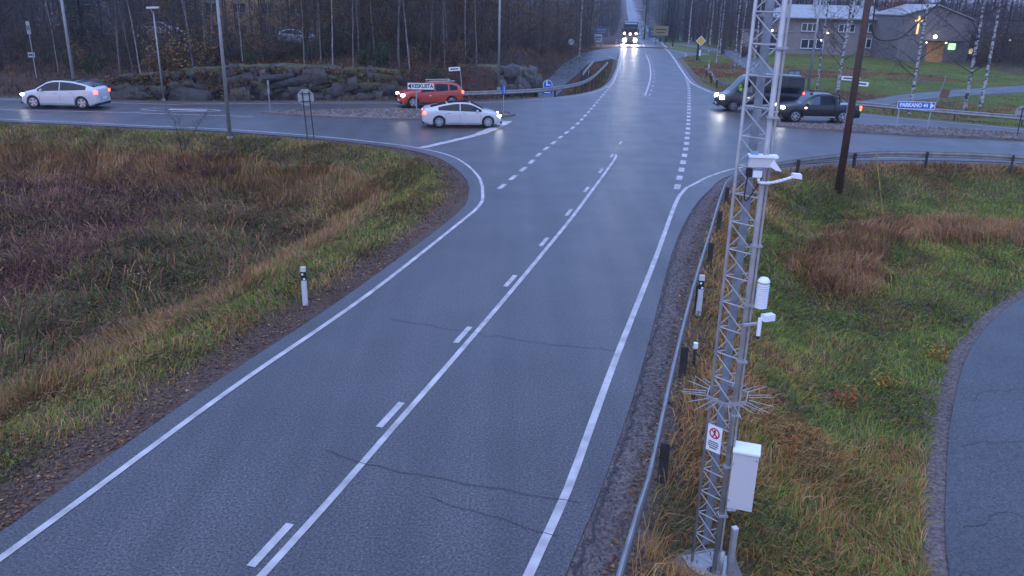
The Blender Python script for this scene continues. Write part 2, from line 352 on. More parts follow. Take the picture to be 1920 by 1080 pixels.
# ---------------------------------------------------------------- roads
def sheet(name, poly, zfun, m):
    mb = MB(); mb.poly([(p[0], p[1], 0) for p in poly]); ob = mb.build(name, m)
    import bmesh
    bm = bmesh.new(); bm.from_mesh(ob.data); bmesh.ops.triangulate(bm, faces=bm.faces[:]); 
    for v in bm.verts: v.co.z = zfun(v.co.x, v.co.y)
    bm.normal_update()
    for f in bm.faces:
        if f.normal.z < 0: f.normal_flip()
    bm.to_mesh(ob.data); bm.free(); return tag(ob, kind='structure')
def strip(name, A, B, zfun, m, dz=0):
    n = max(len(A), len(B))
    rs = lambda L: np.stack([np.interp(np.linspace(0, 1, n), np.linspace(0, 1, len(L)), L[:, i]) for i in (0, 1)], 1)
    A = rs(A); B = rs(B); V = []; Q = []
    for i in range(n):
        for k in range(5): p = A[i]*(1-k/4)+B[i]*k/4; V.append((p[0], p[1], zfun(p[0], p[1])+dz))
    for i in range(n-1):
        for k in range(4): a = i*5+k; Q.append((a, a+1, a+6, a+5))
    ob = link(name, np_mesh(name, np.array(V), np.array(Q), None, None, m)); return tag(ob, kind='structure')
road = sheet('road', ASPH, lambda x, y: 0.0, M_asph)
bikep = strip('bike_path', BIKE_L, BIKE_R, lambda x, y: -1.31, M_asph2)
npath = strip('descending_path', PL, PR, lambda x, y: float(path_z(y)), M_asph2)
fc = ROADC[ROADC[:, 1] > 139.9]; tg = np.gradient(fc, axis=0); tg /= np.linalg.norm(tg, axis=1)[:, None]; nr = np.stack([tg[:, 1], -tg[:, 0]], 1)
fr = strip('far_road', fc-nr*4.0, fc+nr*4.0, lambda x, y: float(np.interp(y, *ZF))+.1, M_asph)
for nm, A, B in (('footpath', EA_L, EA_R), ('footpath', EB_L, EB_R), ('footpath', EC_L, EC_R)):
    strip(nm, A, B, hz, M_asph2, .03 if nm != 'x' else 0)
# ---------------------------------------------------------------- road markings
def resample(line, step):
    line = np.array(line, float); s = np.concatenate([[0], np.cumsum(np.linalg.norm(np.diff(line, axis=0), axis=1))])
    t = np.arange(0, s[-1], step); t = np.append(t, s[-1]); return np.stack([np.interp(t, s, line[:, i]) for i in (0, 1)], 1), t
def mark(name, line, w, z=.008, parent=None, step=.8, zf=None):
    pts, _ = resample(line, step); tg = np.gradient(pts, axis=0); tg /= np.linalg.norm(tg, axis=1)[:, None]+1e-9; nr = np.stack([tg[:, 1], -tg[:, 0]], 1)
    a = pts-nr*w/2; b = pts+nr*w/2; V = []; Q = []
    for i in range(len(pts)):
        zz = z+(zf(pts[i][1]) if zf else 0); V += [(*a[i], zz), (*b[i], zz)]
    for i in range(len(pts)-1): Q.append((2*i, 2*i+1, 2*i+3, 2*i+2))
    ob = link(name, np_mesh(name, np.array(V), np.array(Q), None, None, M_paint), parent or road); return ob
def dashes(name, line, on, off, w, n=None, start=0, parent=None):
    line = smooth_line(line, .5); s = np.concatenate([[0], np.cumsum(np.linalg.norm(np.diff(line, axis=0), axis=1))]); t = start; k = 0
    while t+on < s[-1] and (n is None or k < n):
        tt = np.linspace(t, t+on, 3); mark(name, np.stack([np.interp(tt, s, line[:, i]) for i in (0, 1)], 1), w, parent=parent, step=1.2); t += on+off; k += 1
CL = [(-11.1, -15), (-6.3, 0), (-3.43, 9.1), (-2.32, 12.94), (-1.23, 16.8), (-.17, 20.67), (.87, 24.57), (1.87, 28.37), (2.82, 32.25), (3.78, 36.17), (4.7, 40.05), (5.6, 43.99)]
dashes('dash_mark', CL[2:]+[(6.5, 48)], 1.0, 3.0, .13, 10)
CS = [(x+.235, y-.065) for x, y in CL[:-1]]+[(5.05, 40.9)]
mark('centre_line', smooth_line(CS), .12)
mark('centre_line', smooth_line([(10.43, 67.9), (12.2, 77.5), (14.02, 88.4), (16.4, 105), (18.54, 122.6)]), .16)
dashes('dash_mark', [(10.85, 68.2), (12.65, 78), (14.5, 89), (16.8, 105.5), (18.9, 122)], 1.0, 3.0, .16)
LE = [(-14.4, -15), (-9.5, 0), (-6.83, 9.15), (-6.23, 11.34), (-5.35, 14.54), (-3.62, 20.11), (-1.42, 28.8)]
mark('edge_line', smooth_line(LE), .125)
mark('edge_line', smooth_line([(-1.42, 28.8), (-1.2, 30.2), (-1.23, 31.41), (-1.47, 34.4), (-2.37, 37.88), (-3.42, 40.0), (-4.9, 41.45), (-6.26, 42.4), (-10.56, 44.37), (-16.02, 46.04), (-21.73, 46.8), (-30.08, 48.0), (-75, 53)]), .125)
mark('edge_line', smooth_line([(-6.7, -15), (-2.3, 0), (.3, 9.04), (.87, 10.81), (2.18, 15.8), (4.21, 23.21), (6.55, 31.9), (7.6, 34.2), (8.99, 36.44), (10.97, 38.52), (14.05, 40.23), (18.3, 41.7), (25.51, 41.9), (35.5, 37.6), (60, 20)]), .14)
mark('give_way_line', [(-4.75, 41.55), (-2.55, 45.3), (-2.0, 46.5)], .42); mark('give_way_line', [(-2.0, 46.5), (-1.3, 48.6), (-.5, 51.8)], .62)
dashes('dash_mark', [(-.63, 32.42), (.61, 37.58), (1.17, 40.38), (2.49, 45.81), (4.2, 53.06), (7.44, 70.08), (8.42, 75.11)], 1.0, .9, .2)
dashes('dash_mark', [(6.69, 33.16), (9.3, 44.6), (12.74, 61.4), (15.9, 77.71), (17.22, 86.12)], .95, .95, .26)
mark('edge_line', smooth_line([(8.3, 75.3), (8.9, 78), (11.0, 92), (13.19, 107.3), (16.19, 130.5), (17.4, 140)]), .2)
mark('edge_line', smooth_line([(8.3, 75.3), (5.73, 68.13), (1.31, 63.59), (-3.41, 60.7), (-13.85, 58.6), (-22.44, 56.6), (-27.85, 56.4), (-75, 59.8)]), .14)
mark('edge_line', smooth_line([(16.65, 71.95), (16.6, 78.85), (17.33, 86.15), (20.88, 112.5), (23.4, 132), (24.1, 140)]), .2)
mark('edge_line', smooth_line([(16.65, 71.95), (18.3, 66.3), (21.1, 61.8), (24.56, 58.9), (32.6, 53.2), (58, 35)]), .13)
mark('edge_line', smooth_line([(12.64, 101.0), (13.0, 108), (12.4, 116)]), .12, z=.022)
mark('edge_line', smooth_line([(21.26, 114.65), (23.6, 119.5), (24.9, 126), (24.87, 132.4), (24.2, 139)]), .12, z=.024)
mark('lane_line', [(-75, 55.8), (-32.3, 51.85), (-24.3, 51.8), (-16.26, 51.23)], .12)
far_z = lambda y: float(np.interp(y, *ZF))+.11
for k, wd in ((-3.6, .2), (3.6, .2), (0, .2)): mark('edge_line' if k else 'centre_line', fc+nr*k, wd, zf=far_z, parent=fr, step=8)
# painted outline of a kerbless splitter patch on the left arm
el = [(-19.6+2.6*math.cos(t)-2.1, 53.6+.75*math.sin(t)) for t in np.linspace(0, 2*math.pi, 40)]
mark('patch_outline', el, .12); mark('patch_mark', [(-22.5, 53.7), (-20.0, 53.6)], .45)
# cracks across the lanes: thin dark sealed lines
M_crack = mat('sealed_crack', (.026, .022, .021), .7)
def crack(pts, w, parent=road, z=.0115, jit=.05):
    line, _ = resample(smooth_line(pts, .5), .12); line = line+np.stack([(fbm(line[:, 0]*4.3+3, line[:, 1]*4.1)-.5)*jit*2, (fbm(line[:, 0]*3.7+40, line[:, 1]*3.9)-.5)*(jit*4+.12)], 1)
    ob = mark('crack', line, w, z=z, parent=parent, step=.12); ob.data.materials.clear(); ob.data.materials.append(M_crack)
crack([(-2.9, 18.2), (-1.7, 17.7), (-.1, 17.1), (2.3, 16.6)], .012)
crack([(-3.1, 12.1), (-2.0, 11.6), (.5, 10.9), (1.1, 10.8)], .014, jit=.02)
crack([(-1.2, 10.8), (-.2, 10.3), (.75, 9.9)], .012, jit=.02)
crack([(8.1, 33.2), (6.9, 30.3), (5.1, 24.6), (2.8, 15.5), (1.4, 10.6), (.9, 9.1)], .035, jit=.1)
for q in ([(8.0, 12.3), (9.0, 12.6), (10.4, 12.2), (11.6, 12.6)], [(9.4, 15.0), (10.6, 15.4), (12, 15.2), (13.6, 15.3)], [(10.7, 17.2), (12.2, 17.8), (14, 17.6)], [(7.3, 10.9), (8.6, 10.7), (9.6, 11.0)], [(12.4, 13.4), (12.1, 15.1), (13.3, 16.9)]):
    crack(q, .013, bikep, z=-1.304, jit=.12)
# ---------------------------------------------------------------- traffic islands with granite kerb and cobbles
def island(label, poly):
    poly = smooth_line(list(poly)+[poly[0]], .6)[:-1]; ctr = poly.mean(0)
    root = empty('traffic_island', (0, 0, 0), 0, label, 'traffic island')
    V = []; F = []; n = len(poly); inn = poly+(ctr-poly)/np.linalg.norm(ctr-poly, axis=1)[:, None]*.22
    mb = MB()
    for i in range(n):
        j = (i+1) % n
        if i % 2 == 0 or True:
            a, b, c_, d = poly[i], poly[j], inn[j], inn[i]
            mb.v += [(*a, .0), (*b, .0), (*b, .12), (*a, .12), (*d, .125), (*c_, .125)]; k = len(mb.v)-6
            mb.f += [(k, k+1, k+2, k+3), (k+3, k+2, k+5, k+4)]
    mb.build('kerb', M_kerb, root)
    m2 = MB(); m2.poly([(*p, .11) for p in inn]); m2.build('bedding', M_kerb, root)
    # cobbles: one joined sheet of rounded stones
    lo = inn.min(0); hi = inn.max(0); gx, gy = np.meshgrid(np.arange(lo[0], hi[0], .24), np.arange(lo[1], hi[1], .24)); pp = np.stack([gx.ravel(), gy.ravel()], 1); pp += rng.uniform(-.05, .05, pp.shape)
    pp = pp[inside(pp, inn)]; V = []; T = []; Q = []; C = []
    for k, p in enumerate(pp):
        r = rng.uniform(.08, .125); h = rng.uniform(.03, .09); b = len(V); g = rng.uniform(.05, .16)
        for q in range(6): V.append((p[0]+r*math.cos(q*1.047), p[1]+r*math.sin(q*1.047), .105))
        for q in range(6): V.append((p[0]+.6*r*math.cos(q*1.047), p[1]+.6*r*math.sin(q*1.047), .115+h))
        for q in range(6): Q.append((b+q, b+(q+1) % 6, b+6+(q+1) % 6, b+6+q))
        for q in range(1, 5): T.append((b+6, b+6+q, b+7+q))
        C += [(g*1.15, g*.9, g*.78) if rng.random() < .8 else (.15, .07, .03)]*12
    if len(V): tag(link('cobbles', np_mesh('cobbles', np.array(V), np.array(Q), np.array(T), np.array(C), M_cobble), root), kind='stuff')
    return root
island('long cobbled traffic island beside the white sedan', [(-16.3, 52.9), (-12, 54.6), (-8.2, 55.6), (-3, 55.6), (-.2, 54.9), (-.5, 53.9), (-2.9, 51.8), (-7, 51.4), (-11.5, 51.6)])
island('cobbled traffic island with grey kerb in front of the black pickup', [(16.3, 52.2), (17.0, 53.0), (22.5, 52.9), (27, 52.2), (31.7, 50.6), (38, 46.5), (44, 42), (43.4, 41.2), (36, 45.6), (29.8, 48.4), (23.4, 49.6), (18.5, 51.0)])
# ---------------------------------------------------------------- vegetation made of blades
def blades(name, P, hgt, wid, lean, cols, label, cat='grass', curve=.5):
    N = len(P); z = height(P); a = rng.uniform(0, 2*np.pi, N); la = fbm(P[:, 0]*.35+3, P[:, 1]*.35+8, 3)*4*np.pi+rng.normal(0, .9, N)
    h = hgt*rng.uniform(.55, 1.35, N); w = wid*rng.uniform(.7, 1.4, N); ln = lean*rng.uniform(.2, 1.3, N)
    s = np.stack([np.cos(a), np.sin(a), np.zeros(N)], 1)*w[:, None]/2; ld = np.stack([np.cos(la), np.sin(la), np.zeros(N)], 1)
    b = np.stack([P[:, 0], P[:, 1], z-.02], 1); up = np.array((0, 0, 1.))
    m = b+ld*(h*ln*.35)[:, None]+up*(h*.6*np.sqrt(np.clip(1-ln**2*.3, .1, 1)))[:, None]
    t = b+ld*(h*ln)[:, None]+up*(h*np.clip(1-ln*curve, .12, 1))[:, None]
    V = np.stack([b-s, b+s, m+s*.8, m-s*.8, t], 1).reshape(-1, 3); i = np.arange(N)*5
    Q = np.stack([i, i+1, i+2, i+3], 1); T = np.stack([i+3, i+2, i+4], 1)
    cols = cols*(.72+.85*fbm(P[:, 0]*1.3+20, P[:, 1]*1.3, 3))[:, None]
    C = np.repeat(cols, 5, 0)
    ob = link(name, np_mesh(name, V, Q, T, C, M_veg)); tag(ob, label, cat, kind='stuff'); return ob
def leaves(name, V3, size, cols, label=None, cat=None, parent=None, m=None, flat=.5):
    N = len(V3); d = rng.normal(size=(N, 3)); d[:, 2] *= flat; d /= np.linalg.norm(d, axis=1)[:, None]
    e = rng.normal(size=(N, 3)); e[:, 2] *= flat; e -= d*(e*d).sum(1)[:, None]; e /= np.linalg.norm(e, axis=1)[:, None]
    s = (size*rng.uniform(.6, 1.4, N))[:, None]
    V = np.stack([V3-d*s, V3+e*s*.55, V3+d*s, V3-e*s*.55], 1).reshape(-1, 3); i = np.arange(N)*4
    me = np_mesh(name, V, np.stack([i, i+1, i+2, i+3], 1), None, np.repeat(cols, 4, 0), m or M_veg)
    if name.startswith('_'): return me
    ob = link(name, me, parent)
    if label or not parent: tag(ob, label, cat, kind='stuff')
    return ob
C_ = lambda *a: np.array(a)
GREEN, YGREEN, TAN, ORANGE, PINK, DBROWN, DGREEN, STRAW = C_(.100, .140, .022), C_(.215, .175, .030), C_(.32, .17, .058), C_(.30, .115, .03), C_(.27, .125, .07), C_(.155, .074, .05), C_(.050, .072, .022), C_(.38, .21, .085)
def pick(N, ws, cs):
    ws = np.atleast_2d(np.array(ws, float)); k = (rng.random((N, 1)) > np.cumsum(ws/ws.sum(-1, keepdims=True), -1)).sum(1).clip(0, len(cs)-1)
    return np.array(cs)[k]*rng.uniform(.7, 1.3, (N, 1))
def scatter(n, x0, x1, y0, y1, bias=0):
    # more points nearer the camera (constant density on screen would be y^-2; use a mix)
    u = rng.random(n); y = np.where(rng.random(n) < bias, y0*(y1/y0)**u, y0+(y1-y0)*u); return np.stack([rng.uniform(x0, x1, n), y], 1)
# --- west verge
P = scatter(560000, -34, 0, 5, 47, .6); dA = roaddist(P); keep = (zone(P) == 0) & (dA > .3) & (dA < 26); P = P[keep]; dA = dA[keep]
vis = P[:, 0] > -(.66*P[:, 1]+5.0); P = P[vis]; dA = dA[vis]
da = np.interp(P[:, 0], LEFT[::-1][:, 0], LEFT[::-1][:, 1])-P[:, 1]
nz = fbm(P[:, 0]*.45, P[:, 1]*.45); nz2 = fbm(P[:, 0]*.16+50, P[:, 1]*.16+20); nz3 = fbm(P[:, 0]*.9+9, P[:, 1]*.9)
d = dA+(nz-.5)*2.2
mown = 1-ss(3.0, 4.2, d)              # mown strip along the asphalt
armg = (da < 4.5) & (P[:, 0] < -3)
tall = (1-mown)*(1-ss(5.5, 8.0, d+(nz2-.5)*3))
W = np.stack([mown*ss(.42, .58, nz)*2.0+armg*.6, mown*.55+armg*.4, mown*.7+tall*.7, mown*.4*(nz3 > .5)+tall*.2, tall*1.3+.12, mown*.45+(1-mown)*(1-tall)*2.2+.08, mown*.35+(1-mown)*ss(.5, .62, nz2)*(1-tall)*1.2, mown*.25+tall*.7+.04], 1)
cols = pick(len(P), W, [GREEN, YGREEN, TAN*.9, ORANGE*.8, PINK*1.1, DBROWN*.8, DGREEN, STRAW])
edge = 1-ss(.4, 1.3, dA+(nz3-.5)*.5); kp = rng.random(len(P)) > edge*.8; litter_mix = edge[:, None]; cols = cols*(1-litter_mix*.6)+DBROWN*litter_mix*.6
hg = (.15+.14*nz3+tall*.36+(1-mown)*(1-tall)*.40)*(1-.55*edge)
ln = 1.0*mown+.5*tall+1.15*(1-mown)*(1-tall)
sz = np.clip(P[:, 1]/22, .55, 1.5)
blades('grass_verge', P[kp], hg[kp], (.013*sz+.006)[kp], ln[kp], cols[kp], 'autumn grass and dry weeds covering the verge left of the road')
# leafy weeds in the hollow
Q2 = P[(dA > 5) & (rng.random(len(P)) < .20)]; nq = fbm(Q2[:, 0]*.35+70, Q2[:, 1]*.35); Q2 = Q2[nq > .44]
V3 = np.column_stack([Q2, height(Q2)+rng.uniform(.1, .75, len(Q2))])
leaves('weed_leaves', V3, .045*np.ones(len(Q2)), pick(len(Q2), [4, 2.0, 1.2, 2.5, .5], [DGREEN, GREEN*.8, ORANGE*.7, DBROWN, YGREEN]), 'low leafy weeds and nettles in the hollow left of the road', 'weeds')
Q3 = P[(dA > 1.0) & (rng.random(len(P)) < .07)]; V3 = np.column_stack([Q3, height(Q3)+rng.uniform(.03, .22, len(Q3))])
leaves('verge_weeds', V3, .04*np.ones(len(Q3)), pick(len(Q3), [2, 2, 1.5, 1.5, 2], [DGREEN*1.4, GREEN, ORANGE*.6, PINK*.7, DBROWN]), 'small weeds and wilted leaves between the grass of the left verge', 'weeds')
# dead lying stalks
S = scatter(15000, -30, -3, 12, 44); dS = roaddist(S); S = S[(zone(S) == 0) & (dS > 5)]
blades('dead_stalks', S, 1.1*np.ones(len(S)), .026*np.ones(len(S)), 1.2*np.ones(len(S)), pick(len(S), [2, 2.5, .8, 1], [PINK*.9, DBROWN*.8, TAN*.9, ORANGE*.5]), 'long dead stalks lying across the hollow left of the road', 'dead weeds', .85)
# --- east verge
P = scatter(520000, 1, 34, 5, 42, .7); dA = roaddist(P); dB = polydist(P, 'B'); keep = (zone(P) == 1) & (dA > .8) & (dB > .35) & (np.hypot(P[:, 0]-3.0, P[:, 1]-10.0) > .62); P = P[keep]; dA = dA[keep]; dB = dB[keep]
vis = P[:, 0] < .66*P[:, 1]+5; P = P[vis]; dA = dA[vis]; dB = dB[vis]
beyond = inside(P, np.concatenate([BIKE_R, [(40, 0)]])); P = P[~beyond]; dA = dA[~beyond]; dB = dB[~beyond]
nz = fbm(P[:, 0]*.45+11, P[:, 1]*.45); nz2 = fbm(P[:, 0]*.17+80, P[:, 1]*.17+60); nz3 = fbm(P[:, 0]*.9+4, P[:, 1]*.9+2)
hill = np.maximum(np.exp(-(((P[:, 0]-11.3-.3*(P[:, 1]-27))/1.9)**2+((P[:, 1]-27)/4.6)**2)), np.exp(-(((P[:, 0]-16.5)/5.5)**2+((P[:, 1]-31.8-.1*(P[:, 0]-16.5))/2.2)**2))); hill = ss(.35, .6, hill+(nz-.5)*.8)     # tall reddish dead grass patch
near = 1-ss(12, 16, P[:, 1]+(nz-.5)*8); rail = 1-ss(1.6, 3.2, dA+(nz-.5)*1.5)
gsl = (1-hill)*(1-near*.6)*(1-rail)
W = np.stack([gsl*2.4*ss(.32, .5, nz)+.15+1.0*(dB < 1.8), gsl*.7+.2, near*.8+rail*.7+.15+hill*.7, near*.55+rail*.5+hill*.25+.05, hill*1.5+.04, hill*.25+.35*(nz3 < .4)+rail*.4, gsl*.45*(nz3 > .5)+.05, near*.5+rail*.3+.05], 1)
cols = pick(len(P), W, [GREEN*1.15, YGREEN*1.05, TAN, ORANGE, PINK*1.1, DBROWN, DGREEN*1.5, STRAW])
edge = 1-ss(.9, 1.6, dA); kp = rng.random(len(P)) > edge*.7
hg = .17+.10*nz3+hill*.45+near*.14+rail*.05; ln = 1.05-.5*hill
sz = np.clip(P[:, 1]/22, .5, 1.5)
blades('grass_slope', P[kp], hg[kp], (.013*sz+.006)[kp], ln[kp], cols[kp], 'mixed green and dry grass on the slope right of the road')
Q3 = P[(dA > 1.0) & (rng.random(len(P)) < .09)]; V3 = np.column_stack([Q3, height(Q3)+rng.uniform(.03, .24, len(Q3))])
leaves('slope_weeds', V3, .036*np.ones(len(Q3)), pick(len(Q3), [3, 3, 1, 1, 1.5], [DGREEN*1.5, GREEN, ORANGE*.7, PINK*.7, DBROWN]), 'small weeds and wilted leaves between the grass of the right slope', 'weeds')
for x_, y_, c1 in ((7.64, 16.7, C_(.4, .06, .03)), (5.2, 13.4, C_(.3, .07, .03)), (9.0, 17.8, C_(.34, .2, .03)), (11.0, 19.5, C_(.3, .2, .03))):
    V3 = np.array([x_, y_, hz(x_, y_)])+np.abs(rng.normal(0, 1, (260, 3)))*np.array((.0, .0, .22))+rng.normal(0, .16, (260, 3))*np.array((1, 1, .3))
    rw = empty('coloured_weed', (x_, y_, hz(x_, y_)), 0, {7.64: 'red leaved weed in the grass well right of the mast', 5.2: 'dark red leaved weed low in the grass beside the cabinet', 9.0: 'yellow leaved weed nearest the bike path', 11.0: 'yellow leaved weed below the reddish dead grass'}[x_], 'weed', 'coloured weeds right of the mast')
    lw = leaves('leaves', V3-np.array(rw.location), .035*np.ones(260), pick(260, [1, 1], [c1, ORANGE]), parent=rw); tag(lw, kind='stuff'); MB().tube((0, 0, -.05), (.03, .02, .35), .008, .004, 5).build('stem', M_post, rw)
# fallen leaves along the gravel edges
P = scatter(420000, -12, 12, 6, 46, .6); dA = roaddist(P)+(fbm(P[:, 0]*.8, P[:, 1]*.8)-.5)*.9; P = P[(dA > .12) & (zone(P) < 2)]; dA = roaddist(P); P = P[(dA < 2.4) & (dA > np.where(zone(P) == 1, .45, .02)) & (rng.random(len(P)) < .5*np.exp(-dA*.9))]
leaves('fallen_leaves', np.column_stack([P, height(P)+.025]), .036*np.ones(len(P)), pick(len(P), [1.2, 4, .7, .25, 2], [ORANGE*.6, DBROWN*.9, TAN*.8, STRAW, soil]), 'fallen leaves strewn along the gravel shoulders', 'leaves', flat=.15)
P = scatter(240000, -2, 10, 6, 42, .6); dA = roaddist(P); P = P[(dA > .03) & (dA < 1.35)]; P = P[rng.random(len(P)) < .45]
g = rng.uniform(.03, .12, (len(P), 1)); leaves('gravel_stones', np.column_stack([P, height(P)+.01]), .017*np.ones(len(P)), g*np.array((1, .93, .9)), 'loose grey gravel along the road shoulders', 'gravel', flat=.4)
# --- lawn tufts beyond the right arm and rough grass in the far areas
P = scatter(150000, 17, 75, 54, 128, .3); dA = roaddist(P); dE = epdist(P); keep = (zone(P) == 3) & (dA > .7) & (dE > .2); P = P[keep]; nz = fbm(P[:, 0]*.11+5, P[:, 1]*.11+3); n2 = fbm(P[:, 0]*.5, P[:, 1]*.5)
dry = ss(.58, .68, nz+(n2-.5)*.25)+(roaddist(P) < 3)*.6
W = np.stack([1.6*(1-dry).clip(0), .7*(1-dry*.6).clip(0), dry*.8+.1, dry*.9+.02, dry*.6+.02], 1)
blades('lawn_grass', P, .09+.10*dry, .045*np.ones(len(P)), .9*np.ones(len(P)), pick(len(P), W, [C_(.12, .15, .016), YGREEN*.8, TAN*.8, ORANGE*.7, DBROWN]), 'short green lawn in front of the church building')
P = scatter(120000, -62, 20, 58, 135, .3); dA = roaddist(P); dN = polydist(P, 'N'); keep = (zone(P) == 2) & (dA > .6) & (dN > .5); P = P[keep]; dA = dA[keep]; n2 = fbm(P[:, 0]*.4, P[:, 1]*.4)
pth = ((P[:, 0] > -1) & (P[:, 1] > 88)) | ((P[:, 0] > 6) & (P[:, 1] > 70)); frontg = (dA < 1.6)
W = np.stack([frontg*1.5+.05, frontg*1.0+.1, pth*1.4+.1, pth*1.0+.35, pth*.6+.45*(n2 > .5), 1.4*(1-pth)*(1-frontg), .2*(n2 < .45)+.02], 1)
blades('forest_floor_grass', P, np.where(pth, .45, np.where(frontg, .16, .3)), .05*np.ones(len(P)), np.where(pth, .4, .8), pick(len(P), W, [GREEN*.8, YGREEN*.6, TAN*.6, ORANGE*.45, PINK*.6, DBROWN*.5, DGREEN*.7]), 'brown leaf litter, heather and dry grass on the forest floor')
# ---------------------------------------------------------------- bedrock face beside the left arm
def rock(label, line, zt, depth, seed, res=.16, pale=False):
    pts, t = resample(smooth_line(line), res); tg = np.gradient(pts, axis=0); tg /= np.linalg.norm(tg, axis=1)[:, None]; nb_ = np.stack([-tg[:, 1], tg[:, 0]], 1)
    prof = [(-.35, -.25), (0, 0), (.12, .12), (.2, .24), (.28, .36), (.36, .48), (.42, .6), (.5, .72), (.6, .84), (.75, .95), (1.0, 1.02), (1.4, 1.05), (2.2, 1.0), (3.0, .85)]
    V = []; K = len(prof)
    for i, p in enumerate(pts):
        top = np.interp(p[0], *zt)
        blk = math.floor(t[i]/1.35+seed); bo = (_NG[int(blk) % 256, seed % 256]-.5)
        for k, (a, hgt) in enumerate(prof):
            row = int(hgt*3.2); b2 = (_NG[(int(t[i]/(.7+.5*_NG[row, seed]))+row*13) % 256, (seed+row) % 256]-.5)
            off = bo*.7+b2*1.1+(fbm(t[i]*1.6+seed, hgt*3.0+k*.2)-.5)*.8
            q = p+nb_[i]*(a*depth+off*(.8 if 0 < hgt < 1.03 else .2)); zz = hgt*top+(fbm(t[i]*.8+seed*3, k*.9)-.5)*.35*(k > 1)
            V.append((q[0], q[1], zz))
    n = len(pts); V = np.array(V); idx = np.arange(n*K).reshape(n, K)
    Q = np.stack([idx[:-1, :-1].ravel(), idx[1:, :-1].ravel(), idx[1:, 1:].ravel(), idx[:-1, 1:].ravel()], 1)
    tt = np.repeat(t, K); hh = np.tile([q[1] for q in prof], n); f1 = fbm(tt*1.1+seed, hh*3+seed, 4); f2 = fbm(tt*.5+seed*2, hh*1.5, 3)
    C = np.array([[.048, .039, .033]])*(.35+1.5*ss(.38, .68, f1))[:, None]; mz = ss(.50, .60, f2+(hh > .9)*.22-(.10 if pale else 0))[:, None]; C = C*(1-mz)+np.array([[.055, .048, .014]])*mz
    if pale: C = C*1.7
    ob = link('rock_face', np_mesh('rock_face', V, Q, None, C, M_rock)); return tag(ob, label, 'rock face')
ZT = ([-36, -30, -28.6, -23, -17.8, -12, -8, -3, 0, 1.5, 3], [.8, 1.0, 1.35, 2.0, 2.35, 2.1, 1.95, 2.1, 2.0, 1.2, .5])
RK1 = rock('dark mossy blasted rock face behind the far lane of the left arm', [(-31, 59.3), (-26, 59.0), (-20, 59.6), (-14, 61.2), (-8.6, 62.2)], ZT, 1.0, 5)
RK2 = rock('pale blasted rock outcrop behind the guardrail by the tall lamp post', [(-4.4, 65.0), (-2, 66.9), (-.2, 68.6), (.8, 72), (1.5, 76)], ZT, 1.2, 21, pale=True)
def rock_blocks(parent, line, zt, n, seed, pale):
    g = np.random.default_rng(seed); meshes = []
    for k in range(7):
        V = np.array([(sx, sy, sz) for sx in (-1, 1) for sy in (-1, 1) for sz in (-1, 1)], float)*np.array((.5, .38, .42)); V += g.normal(0, .13, V.shape); V[V[:, 2] > 0] *= g.uniform(.6, 1.0)
        c0 = g.uniform(.4, 1.5)*(1.5 if pale else 1); base = np.array((.050, .040, .034))*c0; C = np.repeat(base[None], 8, 0)
        if k in (1, 4): C[V[:, 2] > 0] = (.05, .045, .014)
        Q = np.array(((0, 1, 3, 2), (4, 6, 7, 5), (0, 4, 5, 1), (2, 3, 7, 6), (0, 2, 6, 4), (1, 5, 7, 3))); meshes.append(np_mesh('rock_block', V, Q, None, C, M_rock))
    pts, t = resample(smooth_line(line), .2); tg = np.gradient(pts, axis=0); tg /= np.linalg.norm(tg, axis=1)[:, None]; nb_ = np.stack([-tg[:, 1], tg[:, 0]], 1)
    for k in range(n):
        i = g.integers(0, len(pts)); top = float(np.interp(pts[i][0], *zt)); u = g.random(); p = pts[i]+nb_[i]*(-.15+u*.75+g.normal(0, .12)); sc = g.uniform(.35, 1.15)*(1.1-.45*u)
        ob = link('rock_block', meshes[g.integers(0, 7)], parent); ob.location = (p[0], p[1], u*top*.94); ob.rotation_euler = (g.normal(-.12, .12), g.normal(0, .14), math.atan2(tg[i][1], tg[i][0])+g.normal(0, .2)); ob.scale = (sc*g.uniform(1.0, 2.4), sc*.9, sc*g.uniform(.7, 1.7))
L1_ = [(-31, 59.3), (-26, 59.0), (-20, 59.6), (-14, 61.2), (-8.6, 62.2)]; L2_ = [(-4.4, 65.0), (-2, 66.9), (-.2, 68.6), (.8, 72), (1.5, 76)]
rock_blocks(RK1, L1_, ZT, 210, 91, False); rock_blocks(RK2, L2_, ZT, 90, 92, True)
P = np.stack([rng.uniform(-30, 1, 9000), rng.uniform(58, 66, 9000)], 1); dA = roaddist(P); P = P[(dA > 1.8) & (dA < 4.2)]
V3 = np.column_stack([P, height(P)+.18+rng.uniform(0, .2, len(P))])
fp, ft = resample(smooth_line(L1_), .05); ki = rng.integers(0, len(fp), 5200); kn = fbm(ft[ki]*.6, ft[ki]*0+4); uu = rng.random(5200)**.6; fz_ = np.column_stack([fp[ki]+np.stack([np.zeros(5200), -.45+uu*.8+rng.normal(0, .1, 5200)], 1), uu*np.interp(fp[ki][:, 0], *ZT)*1.02]); V3 = np.concatenate([V3, fz_[(kn+uu*.35) > .66]])
leaves('moss_and_litter', V3, .10*np.ones(len(V3)), pick(len(V3), [1.2, 1.6, 1.2, .7], [DBROWN, ORANGE*.55, YGREEN*.5, DGREEN]), 'moss and brown leaves hanging over the rock edge', 'moss', flat=.6)
